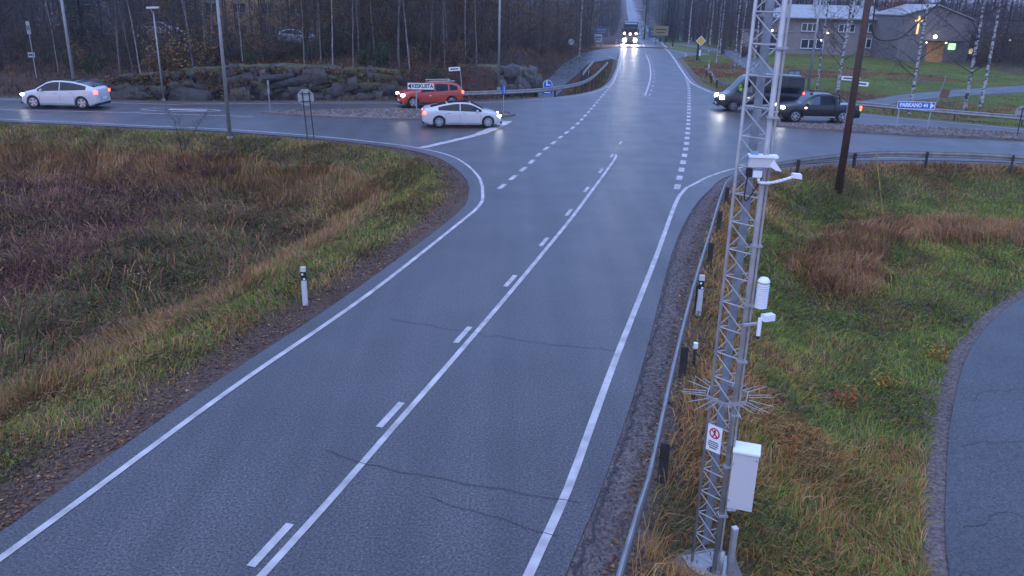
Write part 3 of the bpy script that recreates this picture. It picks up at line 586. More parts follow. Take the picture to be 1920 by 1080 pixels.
# ---------------------------------------------------------------- guardrails
def guardrail(label, line, top=.72, post_step=4.0, m=M_rail, off=.13, side=1, low=None):
    line = smooth_line(line, 1.0); pts, t = resample(line, 1.0); tg = np.gradient(pts, axis=0); tg /= np.linalg.norm(tg, axis=1)[:, None]; nr_ = np.stack([tg[:, 1], -tg[:, 0]], 1)*side
    root = empty('guardrail', (pts[0][0], pts[0][1], 0), 0, label, 'guardrail'); org = root.location
    prof = [(0, .0), (.045, -.04), (.0, -.10), (.0, -.15), (.045, -.21), (.045, -.25), (0, -.31), (-.012, -.31), (.03, -.24), (.03, -.215), (-.014, -.155), (-.014, -.095), (.03, -.045), (-.014, .0)]
    V = []; K = len(prof)
    for i, p in enumerate(pts):
        tz = top if low is None else top-low*ss(t[-1]-6, t[-1], t[i])
        for a, b in prof: q = p-nr_[i]*a; V.append((q[0]-org[0], q[1]-org[1], tz+b))
    idx = np.arange(len(pts)*K).reshape(-1, K); nx = np.roll(idx, -1, 1)
    Q = np.stack([idx[:-1].ravel(), idx[1:].ravel(), nx[1:].ravel(), nx[:-1].ravel()], 1)
    link('rail', np_mesh('rail', np.array(V), Q, None, None, m), root)
    for s_ in np.arange(post_step*.4, t[-1], post_step):
        i = int(np.argmin(abs(t-s_))); p = pts[i]+nr_[i]*off; ang = math.atan2(tg[i][1], tg[i][0]); z0 = hz(p[0], p[1])-.15
        mb = MB(); M_ = Matrix.Rotation(ang, 3, 'Z'); h = top-.02-z0
        mb.box((0, 0, h/2), (.008, .15, h), M_)
        for e in (-1, 1): c_ = M_ @ Vector((.03, e*.071, h/2)); mb.box((c_.x, c_.y, c_.z), (.06, .008, h), M_)
        ob = mb.build('post', M_post, root); ob.location = (p[0]-org[0], p[1]-org[1], z0)
    return root
guardrail('near grey guardrail running along the right edge of the main road', [(-1.5, -2), (1.37, 8.2), (2.05, 10.33), (3.1, 14.2), (4.43, 18.9), (5.9, 23.8), (8.4, 31.9), (9.73, 34.1), (11.32, 35.8), (14.17, 37.9), (17.38, 39.55), (20.53, 39.8), (24.5, 39.2), (34, 35)], .7)
guardrail('rusty guardrail beside the descending path at the far left corner', [(-4.6, 61.9), (-1.0, 64.0), (.2, 62.9)][:0] or [(-4.8, 61.7), (-.6, 63.9), (2.0, 65.9), (4.9, 70.4), (6.91, 77.37), (9.03, 89.1), (10.42, 97.2)], .65, side=-1)
guardrail('short guardrail end behind the black van', [(20.2, 90.5), (19.6, 85), (18.4, 78), (18.6, 71.5)], .65)
guardrail('long guardrail beyond the blue direction sign', [(22.2, 63.2), (24.6, 61.0), (29, 57.6), (33, 54.9), (46, 46)], .7, side=-1)
guardrail('upper rail piece standing in the ditch by the descending path', [(6.2, 79.5), (7.4, 88), (8.6, 96)], .75, side=-1)
# ---------------------------------------------------------------- delineator posts
def delineator(x, y, label, h=1.0, rz=0, lean=(0, 0)):
    z = hz(x, y); r = empty('delineator_post', (x, y, z), rz, label, 'road post', 'white delineator posts'); r.rotation_euler = (lean[0], lean[1], rz)
    mb = MB(); mb.box((0, 0, h*.33-.05), (.12, .07, h*.66+.1)); mb.build('shaft', M_white2, r)
    mb = MB(); mb.box((0, 0, h*.66+.11), (.124, .074, .22)); b = mb.build('band', M_black, r)
    mb = MB(); mb.box((-.02, -.04, h*.66+.16), (.05, .012, .045)); mb.box((.02, -.04, h*.66+.04), (.05, .012, .045)); mb.build('reflector', M_signw, b)
    mb = MB(); mb.prism([(-.06, -.035, h*.66+.222), (.06, -.035, h*.66+.222), (.06, .035, h*.66+.222), (-.06, .035, h*.66+.222)], (0, 0, h*.34-.222)); mb.build('cap', M_white2, r)
delineator(-5.12, 18.99, 'white and black delineator post in the grass left of the road')
delineator(4.62, 18.9, 'white and black delineator post behind the near guardrail', 1.05)
delineator(8.9, 104, 'small white delineator post at the tip of the ditch by the descending path', .95)
delineator(22.2, 98, 'small white delineator post under the right-hand birches', .95)
delineator(17.2, 149, 'small yellowish delineator post left of the far truck', 1.0)
# ---------------------------------------------------------------- street light poles and other poles
def lamp_pole(x, y, h, r0, label, m=M_pole, head=None, dia=0.6, z=None, door=True, arm=1.6):
    z = hz(x, y) if z is None else z; r = empty('lamp_post', (x, y, z), 0, label, 'lamp post')
    mb = MB(); mb.tube((0, 0, -.3), (0, 0, h), r0, r0*dia, 12); mb.build('pole', m, r, True)
    mb = MB(); mb.tube((0, 0, -.05), (0, 0, .12), r0*1.7, r0*1.7, 12); mb.build('base_collar', M_grey, r)
    if head:
        mb = MB(); mb.path([(0, 0, h-.05), (head*.5, 0, h+.25), (head, 0, h+.35)], r0*.5, 8); a = mb.build('arm', m, r)
        mb = MB(); mb.prism([(head-.1, -.13, h+.3), (head+.7, -.1, h+.33), (head+.7, .1, h+.33), (head-.1, .13, h+.3)], (0, 0, .12)); mb.build('lamp_head', M_white2, a)
    return r
lamp_pole(-15.1, 43.4, 10, .105, 'tall grey lamp post standing in the left verge weeds', head=1.8)
lamp_pole(-30.6, 57.9, 10, .12, 'tall grey lamp post rising behind the left white crossover', head=1.6)
lamp_pole(-24.7, 58.3, 5.8, .07, 'slim short lamp post in front of the mossy rock face', head=-.3)
lamp_pole(-1.42, 66.3, 10, .11, 'tall grey lamp post in front of the pale rock outcrop', head=1.8)
lamp_pole(25.8, 74.3, 9, .13, 'grey pole standing on the lawn left of the paired birches', head=None)
for i, (x, y, lb) in enumerate(((26.3, 144.7, 'far dark street lamp post nearest the yellow board'), (28.2, 169, 'far dark street lamp post beyond the truck'), (23.3, 110, 'dark wooden lamp post beside the yellow diamond sign'))):
    lamp_pole(x, y, 9, .13, lb, M_bark, head=-1.6 if i != 2 else None)
lamp_pole(33.5, 205, 9, .13, 'distant street lamp post on the far hill road', M_bark, head=-2.5)
r = empty('utility_pole', (14.75, 36.7, hz(14.75, 36.7)), 0, 'reddish brown wooden utility pole on the grass slope', 'utility pole')
mb = MB(); mb.tube((0, 0, -.4), (0, 0, 11), .17, .125, 14); mb.build('shaft', M_wood, r, True)
mb = MB(); mb.tube((0, 0, 10.9), (0, 0, 11.1), .15, .02, 14); mb.build('cap', M_grey, r)
mb = MB(); pts = [(14.85, 36.5, 10.4), (14.95, 36.5, 8.6), (15.0, 36.5, 7.0), (15.05, 36.5, 6.3), (15.25, 36.5, 6.0), (15.6, 36.5, 5.9), (16.0, 36.5, 5.95), (16.4, 36.5, 6.1), (17.0, 36.5, 6.75), (17.7, 36.5, 7.5), (19.5, 36.6, 9.2), (21, 36.7, 10.2)]
mb.path([tuple(p) for p in smooth_line([q[:1]+q[2:] for q in pts], .2) @ np.array([[1, 0, 0], [0, 0, 1]]) + np.array((0, 36.5, 0))], .035, 6); tag(mb.build('overhead_cable', M_post), 'slack grey cable drooping from the brown utility pole', 'cable')
mb = MB(); mb.tube((14.77, 33.5, 1.59), (15.50, 33.5, -1.0), .02, .02, 6); tag(mb.build('marker_stake', mat('faded_yellow', (.33, .27, .07), .7, noise=.5, nscale=5)), 'thin faded yellow stake leaning in the grass right of the utility pole', 'stake')
# ---------------------------------------------------------------- lettering
def text_mesh(body, size, m, parent, loc, rot, name='lettering', align='CENTER', bold=.0, squeeze=1.0):
    cu = bpy.data.curves.new(name, 'FONT'); cu.body = body; cu.size = size; cu.align_x = align; cu.align_y = 'CENTER'; cu.offset = bold; cu.extrude = .002; cu.resolution_u = 3
    o = bpy.data.objects.new(name, cu); COL.objects.link(o); bpy.context.view_layer.update()
    me = bpy.data.meshes.new_from_object(o.evaluated_get(bpy.context.evaluated_depsgraph_get())); bpy.data.objects.remove(o); bpy.data.curves.remove(cu)
    me.materials.clear(); me.materials.append(m); ob = link(name, me, parent); ob.location = loc; ob.rotation_euler = rot; ob.scale = (squeeze, 1, 1); return ob
UPR = (R(90), 0, 0)
def sign_posts(r, xs_, h, rad=.035, m=M_grey):
    for x in xs_: mb = MB(); mb.tube((x, .045, -.3), (x, .045, h), rad, rad, 8); mb.build('post', m, r)
# KESKUSTA: white arrow board, one post
r = empty('direction_sign', (-6.63, 55.4, .1), R(2), 'white direction sign with black arrow in front of the red car', 'direction sign')
sign_posts(r, [-.0], 1.35, .04)
mb = MB(); mb.box((.30, 0, 1.55), (1.78, .03, .46)); b = mb.build('board', M_signw, r)
mb = MB()
for c_, d_ in (((.30, 1.765), (1.78, .03)), ((.30, 1.335), (1.78, .03)), ((-.575, 1.55), (.03, .40)), ((1.175, 1.55), (.03, .40))): mb.box((c_[0], -.0165, c_[1]), (d_[0], .005, d_[1]))
mb.build('border', M_black, b)
mb = MB(); mb.prism([(-.55, -.016, 1.55), (-.33, -.016, 1.36), (-.33, -.016, 1.74)], (0, -.004, 0)); mb.build('arrow', M_black, b)
text_mesh('KESKUSTA', .34, M_black, b, (.42, -.02, 1.55), UPR, bold=.012, squeeze=.88)
# PARKANO 44
r = empty('direction_sign', (24.7, 51.6, .1), R(-4), 'blue direction sign with white arrow on two posts on the right island', 'direction sign')
sign_posts(r, [-.95, .95], 1.55, .04)
mb = MB(); mb.box((0, 0, 1.45), (2.25, .03, .46)); b = mb.build('board', M_blue, r)
mb = MB()
for c_, d_ in (((0, 1.665), (2.25, .03)), ((0, 1.235), (2.25, .03)), ((-1.11, 1.45), (.03, .40)), ((1.11, 1.45), (.03, .40))): mb.box((c_[0], -.0165, c_[1]), (d_[0], .005, d_[1]))
mb.build('border', M_signw, b)
mb = MB(); mb.prism([(1.08, -.016, 1.45), (.84, -.016, 1.65), (.84, -.016, 1.25)], (0, -.004, 0)); mb.build('arrow', M_signw, b)
text_mesh('PARKANO 44', .33, M_signw, b, (-.14, -.02, 1.45), UPR, bold=.014, squeeze=.86)
# octagonal sign seen from behind, on two posts
def oct_back(x, y, zc, rad, label, posts, rz=0, tilt=0):
    z = hz(x, y); r = empty('stop_sign', (x, y, z), rz, label, 'road sign'); r.rotation_euler = (0, tilt, rz)
    mb = MB(); mb.prism([(rad*math.cos(R(22.5+45*k)), .02, zc-z+rad*math.sin(R(22.5+45*k))) for k in range(8)], (0, .012, 0)); mb.build('plate', M_grey, r)
    for px in posts: mb = MB(); mb.tube((px, 0, -.3), (px, 0, zc-z+rad*.7), .03, .03, 8); mb.build('post', M_post, r)
    for dz in (-.2, .2): mb = MB(); mb.box((0, -.02, zc-z+dz), (rad*1.3, .03, .04)); mb.build('bracket', M_post, r)
oct_back(-10.9, 43.6, 2.15, .45, 'grey back of an octagonal sign on two slim posts in the left verge', (-.15, .2), 0, R(-3))
oct_back(29.8, 49.1, 1.55, .42, 'grey back of a road sign at the right edge of the right island', (0,), 0)
# street name signs
def street_sign(x, y, h, boards, label, z0=0, m=M_signw, tilt=0):
    r = empty('street_name_sign', (x, y, z0), 0, label, 'street sign'); r.rotation_euler = (0, tilt, 0)
    mb = MB(); mb.tube((0, 0, -.2), (0, 0, h), .035, .035, 8); mb.build('post', M_pole, r)
    for cx, cz, w, hh, rz in boards:
        mb = MB(); mb.box((0, 0, 0), (w, .03, hh)); b = mb.build('board', m, r); b.location = (cx, 0, cz); b.rotation_euler = (0, 0, rz)
        mb = MB(); mb.box((0, -.018, 0), (w*.75, .004, hh*.36)); mb.build('lettering_line', M_post, b)
street_sign(-3.83, 60.2, 2.55, [(-.42, 2.46, .78, .26, 0)], 'white street name sign on a slim post behind the red car', 0, tilt=R(-5))
street_sign(21.0, 53.0, 3.0, [(-.38, 2.95, .78, .24, R(5)), (.48, 2.68, 1.0, .26, R(-8)), (.2, 2.99, .4, .16, 0)], 'pair of white street name boards on a slim post by the pickup', 0, tilt=R(3))
street_sign(-35.5, 62, 4.2, [(0, 3.9, .25, .9, 0), (-.1, 2.0, .5, .35, 0)], 'bluish narrow sign post behind the left white car', .6, M_grey)
street_sign(-15.9, 53.6, 1.9, [(0, 1.5, .12, .75, R(0))], 'narrow grey sign seen edge-on at the tip of the left island', .1, M_grey)
# blue round path sign with plate
r = empty('cycle_path_sign', (2.6, 70.2, -2.0), 0, 'round blue path sign with small plate behind the guardrail', 'road sign')
mb = MB(); mb.tube((0, .03, -.2), (0, .03, 2.9), .03, .03, 8); mb.build('post', M_grey, r)
mb = MB(); mb.lathe([(0, -.012), (.4, -.012), (.4, .012), (0, .012)], (0, 0, 2.5), 'y', 24); b = mb.build('disc', M_blue, r)
mb = MB(); mb.lathe([(.355, -.016), (.395, -.016), (.395, -.013)], (0, 0, 2.5), 'y', 24); mb.build('rim', M_signw, b)
mb = MB(); mb.box((-.07, -.016, 2.55), (.1, .005, .3)); mb.box((.1, -.016, 2.48), (.22, .005, .09)); mb.lathe([(0, -.018), (.06, -.018), (.06, -.014)], (-.07, 0, 2.76), 'y', 12); mb.build('symbol', M_signw, b)
mb = MB(); mb.box((0, 0, 1.86), (.8, .02, .3)); b = mb.build('plate', M_blue, r); mb = MB(); mb.box((0, -.013, 1.86), (.5, .005, .09)); mb.build('symbol', M_signw, b)
r = empty('keep_right_sign', (-.8, 54.3, .1), R(70), 'blue sign seen edge-on at the right tip of the left island', 'road sign')
mb = MB(); mb.tube((0, .03, -.2), (0, .03, 1.75), .03, .03, 8); mb.build('post', M_grey, r)
mb = MB(); mb.lathe([(0, -.012), (.32, -.012), (.32, .012), (0, .012)], (0, 0, 1.55), 'y', 20); b = mb.build('disc', M_blue, r)
mb = MB(); mb.box((0, -.016, 1.55), (.08, .005, .4)); mb.build('arrow', M_signw, b)
# information board behind the van
r = empty('information_board', (24.3, 74.0, hz(24.3, 74)), R(-14), 'dark blue information board on two legs behind the black van', 'notice board')
sign_posts(r, [-.4, .4], 1.7, .05, M_post)
mb = MB(); mb.box((0, 0, 1.35), (1.05, .06, 1.25)); b = mb.build('board', mat('board_dark', (.05, .06, .075), .6), r)
for i, (a, c_) in enumerate(((-.24, 1.65), (.24, 1.65), (-.24, 1.1), (.24, 1.1))): mb = MB(); mb.box((a, -.035, c_), (.4, .006, .42 if i % 2 else .36)); mb.build('panel', mat('panel_grey', (.2, .23, .27), .5), b)
# yellow diamond
r = empty('priority_road_sign', (23.2, 108.2, hz(23.2, 108.2)), 0, 'yellow diamond priority road sign below the birches', 'road sign')
mb = MB(); mb.tube((0, .04, -.2), (0, .04, 3.1), .04, .04, 8); mb.build('post', M_post, r)
mb = MB(); mb.prism([(0, 0, 2.05), (.62, 0, 2.67), (0, 0, 3.29), (-.62, 0, 2.67)], (0, .02, 0)); b = mb.build('plate', M_signw, r)
mb = MB(); mb.prism([(0, -.006, 2.17), (.5, -.006, 2.67), (0, -.006, 3.17), (-.5, -.006, 2.67)], (0, .004, 0)); mb.build('diamond', M_yellow, b)
mb = MB(); mb.box((0, 0, 1.2), (.2, .06, .75)); mb.build('reflector_sleeve', M_signw, r)
M_blued = mat('hazed_blue', (.03, .07, .13), .7); M_dull = mat('hazed_white', (.2, .19, .19), .7)  # far sign blue and white, muted by haze and dim facing painted into the colour
def board_sign(x, y, zc, w, h, m, label, legs=(-.3, .3), round_=False):
    z = hz(x, y); r = empty('road_sign', (x, y, z), 0, label, 'road sign'); sign_posts(r, legs, zc-z, .04, M_post)
    mb = MB()
    if round_: mb.lathe([(0, -.012), (w, -.012), (w, .012), (0, .012)], (0, 0, zc-z), 'y', 20)
    else: mb.box((0, 0, zc-z), (w, .03, h))
    b = mb.build('board', m, r)
    if not round_: mb = MB(); mb.box((0, -.019, zc-z+h*.12), (w*.7, .004, h*.16)); mb.box((0, -.019, zc-z-h*.2), (w*.55, .004, h*.12)); mb.build('lettering_line', M_dull if m is M_blued else M_post, b)
board_sign(7.05, 112, 2.0, .4, .8, M_grey, 'round grey sign back in the dry grass by the far path', (0,), True)
board_sign(14.6, 150, 2.2, 2.4, 1.3, M_blued, 'larger blue board left of the far truck', (-.9, .9))
board_sign(13.3, 141, 1.3, 1.3, 1.3, M_grey, 'smaller bluish board left of the far truck', (-.4, .4))
board_sign(26.6, 166, 1.5, 2.6, 1.8, M_blued, 'blue board right of the far truck', (-.9, .9))
board_sign(25.0, 150, 2.4, 2.6, 1.6, mat('hazed_yellow', (.24, .17, .08), .7), 'yellowish board on dark legs right of the far truck', (-.8, .8))  # board yellow dulled to tan, distance haze put into the colour
r = empty('leaning_post', (31.8, 63.5, hz(31.8, 63.5)), 0, 'leaning grey post with a reddish plate behind the long guardrail', 'road sign'); r.rotation_euler = (0, R(10), 0)
mb = MB(); mb.tube((0, 0, -.2), (0, 0, 2.6), .05, .04, 8); mb.build('post', M_pole, r)
mb = MB(); mb.box((.35, 0, 1.35), (.7, .03, .65)); mb.build('plate', mat('rust_plate', (.2, .09, .06), .7), r)
r = empty('white_post', (-29.3, 45.6, hz(-29.3, 45.6)), 0, 'white post cut by the left image edge beside the verge', 'road post')
mb = MB(); mb.tube((0, 0, -.3), (0, 0, 1.1), .06, .06, 8); mb.build('shaft', M_white2, r); mb = MB(); mb.tube((0, 0, 1.1), (0, 0, 1.14), .065, .05, 8); mb.build('cap', M_grey, r)
mb = MB(); mb.box((0, 0, .12), (.75, .45, .24)); ob = mb.build('concrete_block', M_kerb); ob.location = (16.5, 53.1, .12); tag(ob, 'low pale concrete block at the left tip of the right island', 'block')
for k, (x, y) in enumerate([(-1.9, 74.0), (-1.4, 74.2), (-.9, 74.4), (-.55, 74.5), (-.2, 74.7), (.15, 74.8), (.5, 75.0), (.85, 75.1), (1.2, 75.3), (1.6, 75.6)]):
    mb = MB(); mb.tube((0, 0, -.2), (0, 0, .9), .05, .045, 7); mb.tube((0, 0, .9), (0, 0, .93), .045, .02, 7); ob = mb.build('fence_post', mat('pale_wood', (.36, .33, .28), .8)); ob.location = (x, y, hz(x, y)); tag(ob, ['leftmost', 'second', 'third', 'fourth', 'fifth', 'sixth', 'seventh', 'eighth', 'ninth', 'tenth'][k]+' pale wooden fence post from the left on the pale outcrop', 'fence post', 'fence posts on the outcrop')
# ---------------------------------------------------------------- road weather mast
TA, TB, TC = Vector((2.79, 10.22, 0)), Vector((3.055, 9.955, 0)), Vector((3.165, 10.33, 0)); TOP = 9.5; Z0 = -.64
mast = empty('weather_mast', (TA.x, TA.y, Z0), 0, 'galvanized three-legged lattice mast in the foreground', 'mast'); off = Vector((TA.x, TA.y, Z0))
def at(p, z): return Vector((p.x, p.y, z))-off
for p, rad in ((TA, .022), (TB, .036), (TC, .022)): mb = MB(); mb.tube(at(p, Z0), at(p, TOP), rad, rad, 12); mb.build('leg', M_steel, mast, True)
zz = Z0+.17; k = 0
while zz < TOP-.4:
    za, zb = zz, zz+.365
    mb = MB()
    for a, b in ((TA, TB), (TB, TC), (TC, TA)):
        mb.tube(at(a, za), at(b, za), .010, .010, 6)
    mb.build('ring_brace', M_steel, mast)
    for a, b, c_, d_ in ((TA, zb-.02, TB, za+.02), (TB, za+.02, TC, zb-.02), (TA, za+.02, TC, zb-.02)):
        mb = MB(); mb.tube(at(a, c_ and b), at(c_, d_), .0085, .0085, 6); mb.build('diagonal_brace', M_steel, mast)
    zz += .365; k += 1
mb = MB(); cc = (TA+TC)/2
M_tray = mat('cable_tray', (.27, .29, .31), .6, .3, noise=.25, nscale=7)
mb.box(at(cc, (Z0+.3+TOP)/2), (.105, .03, TOP-Z0-.3), Matrix.Rotation(R(16), 3, 'Z')); mb.build('cable_tray', M_tray, mast)
mb = MB(); mb.tube(at(TB+Vector((.055, -.02, 0)), Z0+.1), at(TB+Vector((.055, -.02, 0)), TOP), .016, .016, 8); mb.build('conduit', M_steel, mast)
for h in np.arange(.4, 9, .8): mb = MB(); mb.box(at(TB+Vector((.02, -.01, 0)), h), (.13, .1, .025)); mb.build('clamp', M_grey, mast)
# base plate on concrete
mb = MB(); mb.prism([at(p, Z0) for p in (Vector((2.66, 10.33, 0)), Vector((2.72, 10.06, 0)), Vector((3.0, 9.76, 0)), Vector((3.22, 9.85, 0)), Vector((3.34, 10.35, 0)), Vector((3.2, 10.47, 0)))], (0, 0, .03)); b = mb.build('base_plate', M_steel, mast)
for p in (TA, TB, TC):
    for dx, dy in ((-.07, .03), (.06, -.05)): mb = MB(); mb.tube(at(p+Vector((dx, dy, 0)), Z0), at(p+Vector((dx, dy, 0)), Z0+.1), .013, .013, 6); mb.build('anchor_bolt', M_grey, b)
mb = MB(); mb.lathe([(0, 0), (.06, 0), (.06, .015), (0, .015)], at(Vector((3.03, 10.02, 0)), Z0+.031)); mb.build('cable_hole', M_black, b)
mb = MB(); mb.tube(at(Vector((3.14, 9.93, 0)), Z0), at(Vector((3.14, 9.93, 0)), Z0+.42), .035, .035, 10); mb.build('hinge_tube', M_steel, mast, True)
ob = MB().box((2.99, 10.12, Z0-.28), (1.0, 1.0, .5)).build('concrete_footing', M_kerb); tag(ob, 'concrete footing under the lattice mast', 'footing')
mb = MB(); mb.box((0, 0, .35), (.075, .07, .95)); r = empty('steel_post', (3.275, 9.94, -.66), R(12), 'square steel post with bright cap beside the mast foot', 'post'); mb.build('shaft', M_steel, r)
mb = MB(); mb.box((0, 0, .845), (.08, .075, .03)); mb.build('cap', M_white2, r)
# anti-climb ring of spikes
rz_ = 2.18; ctr = (TA+TB+TC)/3
ring = [ctr+Vector((.30*math.cos(R(a)), .30*math.sin(R(a)), 0)) for a in (250, 310, 10, 70, 130, 190)]
for a, b in zip(ring, ring[1:]+ring[:1]): mb = MB(); d_ = (b-a); M_ = Matrix.Rotation(math.atan2(d_.y, d_.x), 3, 'Z'); mb.box(at((a+b)/2, rz_), (d_.length, .012, .06), M_); mb.build('ring_bar', M_steel, mast)
for i in range(24):
    a = R(i*15+4); p = ctr+Vector((math.cos(a), math.sin(a), 0))*.29; q = ctr+Vector((math.cos(a), math.sin(a), 0))*.62
    mb = MB(); mb.tube(at(p, rz_), at(q, rz_+.05*math.sin(i*1.7)), .007, .004, 6); mb.build('spike', M_steel, mast)
# warning plate on the mast
r = empty('warning_sign', (2.86, 10.06, 1.36), 0, 'small white no climbing sign on the mast', 'warning sign'); d_ = TB-TA; r.rotation_euler = (0, 0, math.atan2(d_.y, d_.x))
mb = MB(); mb.box((0, 0, .2), (.225, .006, .40)); b = mb.build('plate', M_signw, r)
mb = MB(); mb.lathe([(.062, -.006), (.082, -.006), (.082, -.003), (.062, -.003)], (0, 0, .285), 'y', 28); mb.box((0, -.006, .285), (.14, .003, .016), Matrix.Rotation(R(45), 3, 'Y')); mb.build('prohibition_ring', M_red, b)
mb = MB(); mb.lathe([(0, -.0055), (.012, -.0055), (.012, -.0035)], (.004, 0, .33), 'y', 10); mb.box((0, -.005, .29), (.026, .003, .06)); mb.box((-.014, -.005, .25), (.014, .003, .05), Matrix.Rotation(R(20), 3, 'Y')); mb.box((.02, -.005, .255), (.014, .003, .05), Matrix.Rotation(R(-35), 3, 'Y')); mb.build('climbing_figure', M_black, b)
for k, w_ in enumerate((.15, .17, .16, .12)): mb = MB(); mb.box((-.005, -.005, .15-.032*k), (w_, .003, .013)); mb.build('text_line', M_black, b)
# cabinet
r = empty('equipment_cabinet', (3.29, 9.92, .60), R(-18), 'white equipment cabinet mounted on the mast', 'cabinet')
mb = MB(); mb.box((0, 0, .53), (.40, .32, 1.06)); mb.build('housing', M_white, r)
mb = MB(); mb.box((0, -.01, 1.075), (.43, .37, .03)); mb.build('roof', M_white, r)
mb = MB(); mb.box((0, -.168, .53), (.385, .016, 1.0)); b = mb.build('door', M_white2, r)
for zz in (.15, .85): mb = MB(); mb.box((-.185, -.18, zz), (.015, .014, .05)); mb.build('hinge', M_grey, b)
mb = MB(); mb.lathe([(0, -.19), (.009, -.19), (.009, -.175)], (.165, 0, .97), 'y', 10); mb.build('lock', M_black, b)
mb = MB(); mb.prism([(-.19, -.1, 0), (.0, -.1, 0), (-.06, -.1, -.09), (-.19, -.1, -.11)], (0, .2, 0)); mb.build('cable_duct', M_white2, r)
r.scale = (.84, .84, .84)
# instruments
r = empty('radiation_shield', (3.20, 9.86, 3.62), 0, 'white louvred temperature sensor shield on the mast', 'sensor')
for i in range(11): mb = MB(); mb.lathe([(.02, .03*i), (.078, .03*i-.012), (.08, .03*i-.008), (.03, .03*i+.012)], (0, 0, 0), 'z', 20); mb.build('louvre', M_white, r, True)
mb = MB(); mb.lathe([(0, .40), (.05, .385), (.078, .345), (.08, .325), (.0, .325)], (0, 0, 0), 'z', 20); mb.build('dome', M_white, r, True)
mb = MB(); mb.tube((0, 0, -.04), (0, 0, .33), .022, .022, 8); mb.build('stem', M_white2, r); mb = MB(); mb.box((-.09, .05, -.02), (.2, .03, .03), Matrix.Rotation(R(-30), 3, 'Z')); mb.build('bracket', M_steel, r)
r = empty('surface_camera', (3.24, 9.83, 3.45), R(20), 'small white camera under the louvred shield on the mast', 'camera')
mb = MB(); mb.box((.06, -.02, .03), (.16, .09, .085)); mb.build('housing', M_white, r); mb = MB(); mb.box((.145, -.02, .03), (.006, .07, .065)); mb.build('lens', M_black, r)
mb = MB(); mb.tube((-.04, 0, -.22), (-.04, 0, .02), .028, .028, 10); mb.build('sensor_tube', M_white, r); mb = MB(); mb.tube((-.04, 0, -.26), (-.04, 0, -.22), .022, .022, 10); mb.build('tip', M_black, r)
mb = MB(); mb.box((-.14, .05, -.07), (.22, .04, .03)); mb.build('bracket', M_steel, r)
r = empty('sensor_housing', (2.93, 9.80, 5.44), R(-8), 'white wedge-shaped optical sensor housing high on the mast', 'sensor')
mb = MB(); mb.prism([(-.12, -.07, .0), (.16, -.07, .0), (.19, -.07, .11), (-.11, -.07, .11)], (0, .14, 0)); mb.build('body', M_white2, r)
mb = MB(); mb.box((.04, 0, .125), (.34, .17, .025)); mb.build('hood', M_white, r)
mb = MB(); mb.prism([(.16, -.075, .1), (.27, -.075, -.04), (.2, -.075, -.03), (.12, -.075, .02)], (0, .15, 0)); mb.build('snout', M_white, r)
mb = MB(); mb.box((-.06, 0, .155), (.09, .07, .035)); mb.build('solar_cell', mat('cell_blue', (.15, .3, .4), .3), r)
mb = MB(); mb.box((.06, 0, .16), (.03, .05, .05)); mb.box((.1, .02, .17), (.02, .03, .07)); mb.build('bracket', M_blue if False else M_grey, r)
r = empty('visibility_sensor', (2.95, 9.80, 5.33), 0, 'white bent sensor arm below the optical housing', 'sensor')
mb = MB(); mb.box((-.03, 0, .02), (.11, .09, .08)); mb.build('body', M_white, r)
mb = MB(); pts = smooth_line([(0, 0), (.0, -.075), (.05, -.09), (.15, -.085), (.28, -.055), (.42, -.005)], .04); mb.path([(p[0], -.02, p[1]) for p in pts], .019, 8); mb.build('arm', M_white, r, True)
mb = MB(); mb.prism([(.40, -.06, .035), (.50, -.06, .03), (.51, -.06, -.03), (.40, -.06, -.015)], (0, .09, 0)); mb.build('head', M_white, r)
mb = MB(); mb.box((-.12, 0, .03), (.06, .07, .1)); mb.build('connector', M_black, r)
mb = MB(); mb.path([(-.13+.0*t-.08*math.sin(math.pi*t)+.18*t, .01, -.02-.30*math.sin(math.pi*t)) for t in np.linspace(0, 1, 14)], .009, 6); mb.build('cable_loop', M_black, r)
r = empty('post_cap', (3.9, 15.9, hz(3.9, 15.9)), 0, 'small white capped marker in the grass by the guardrail', 'marker'); mb = MB(); mb.tube((0, 0, -.2), (0, 0, .42), .03, .03, 8); mb.build('stake', M_post, r); mb = MB(); mb.tube((0, 0, .42), (0, 0, .54), .055, .05, 10); mb.build('cap', M_white, r)
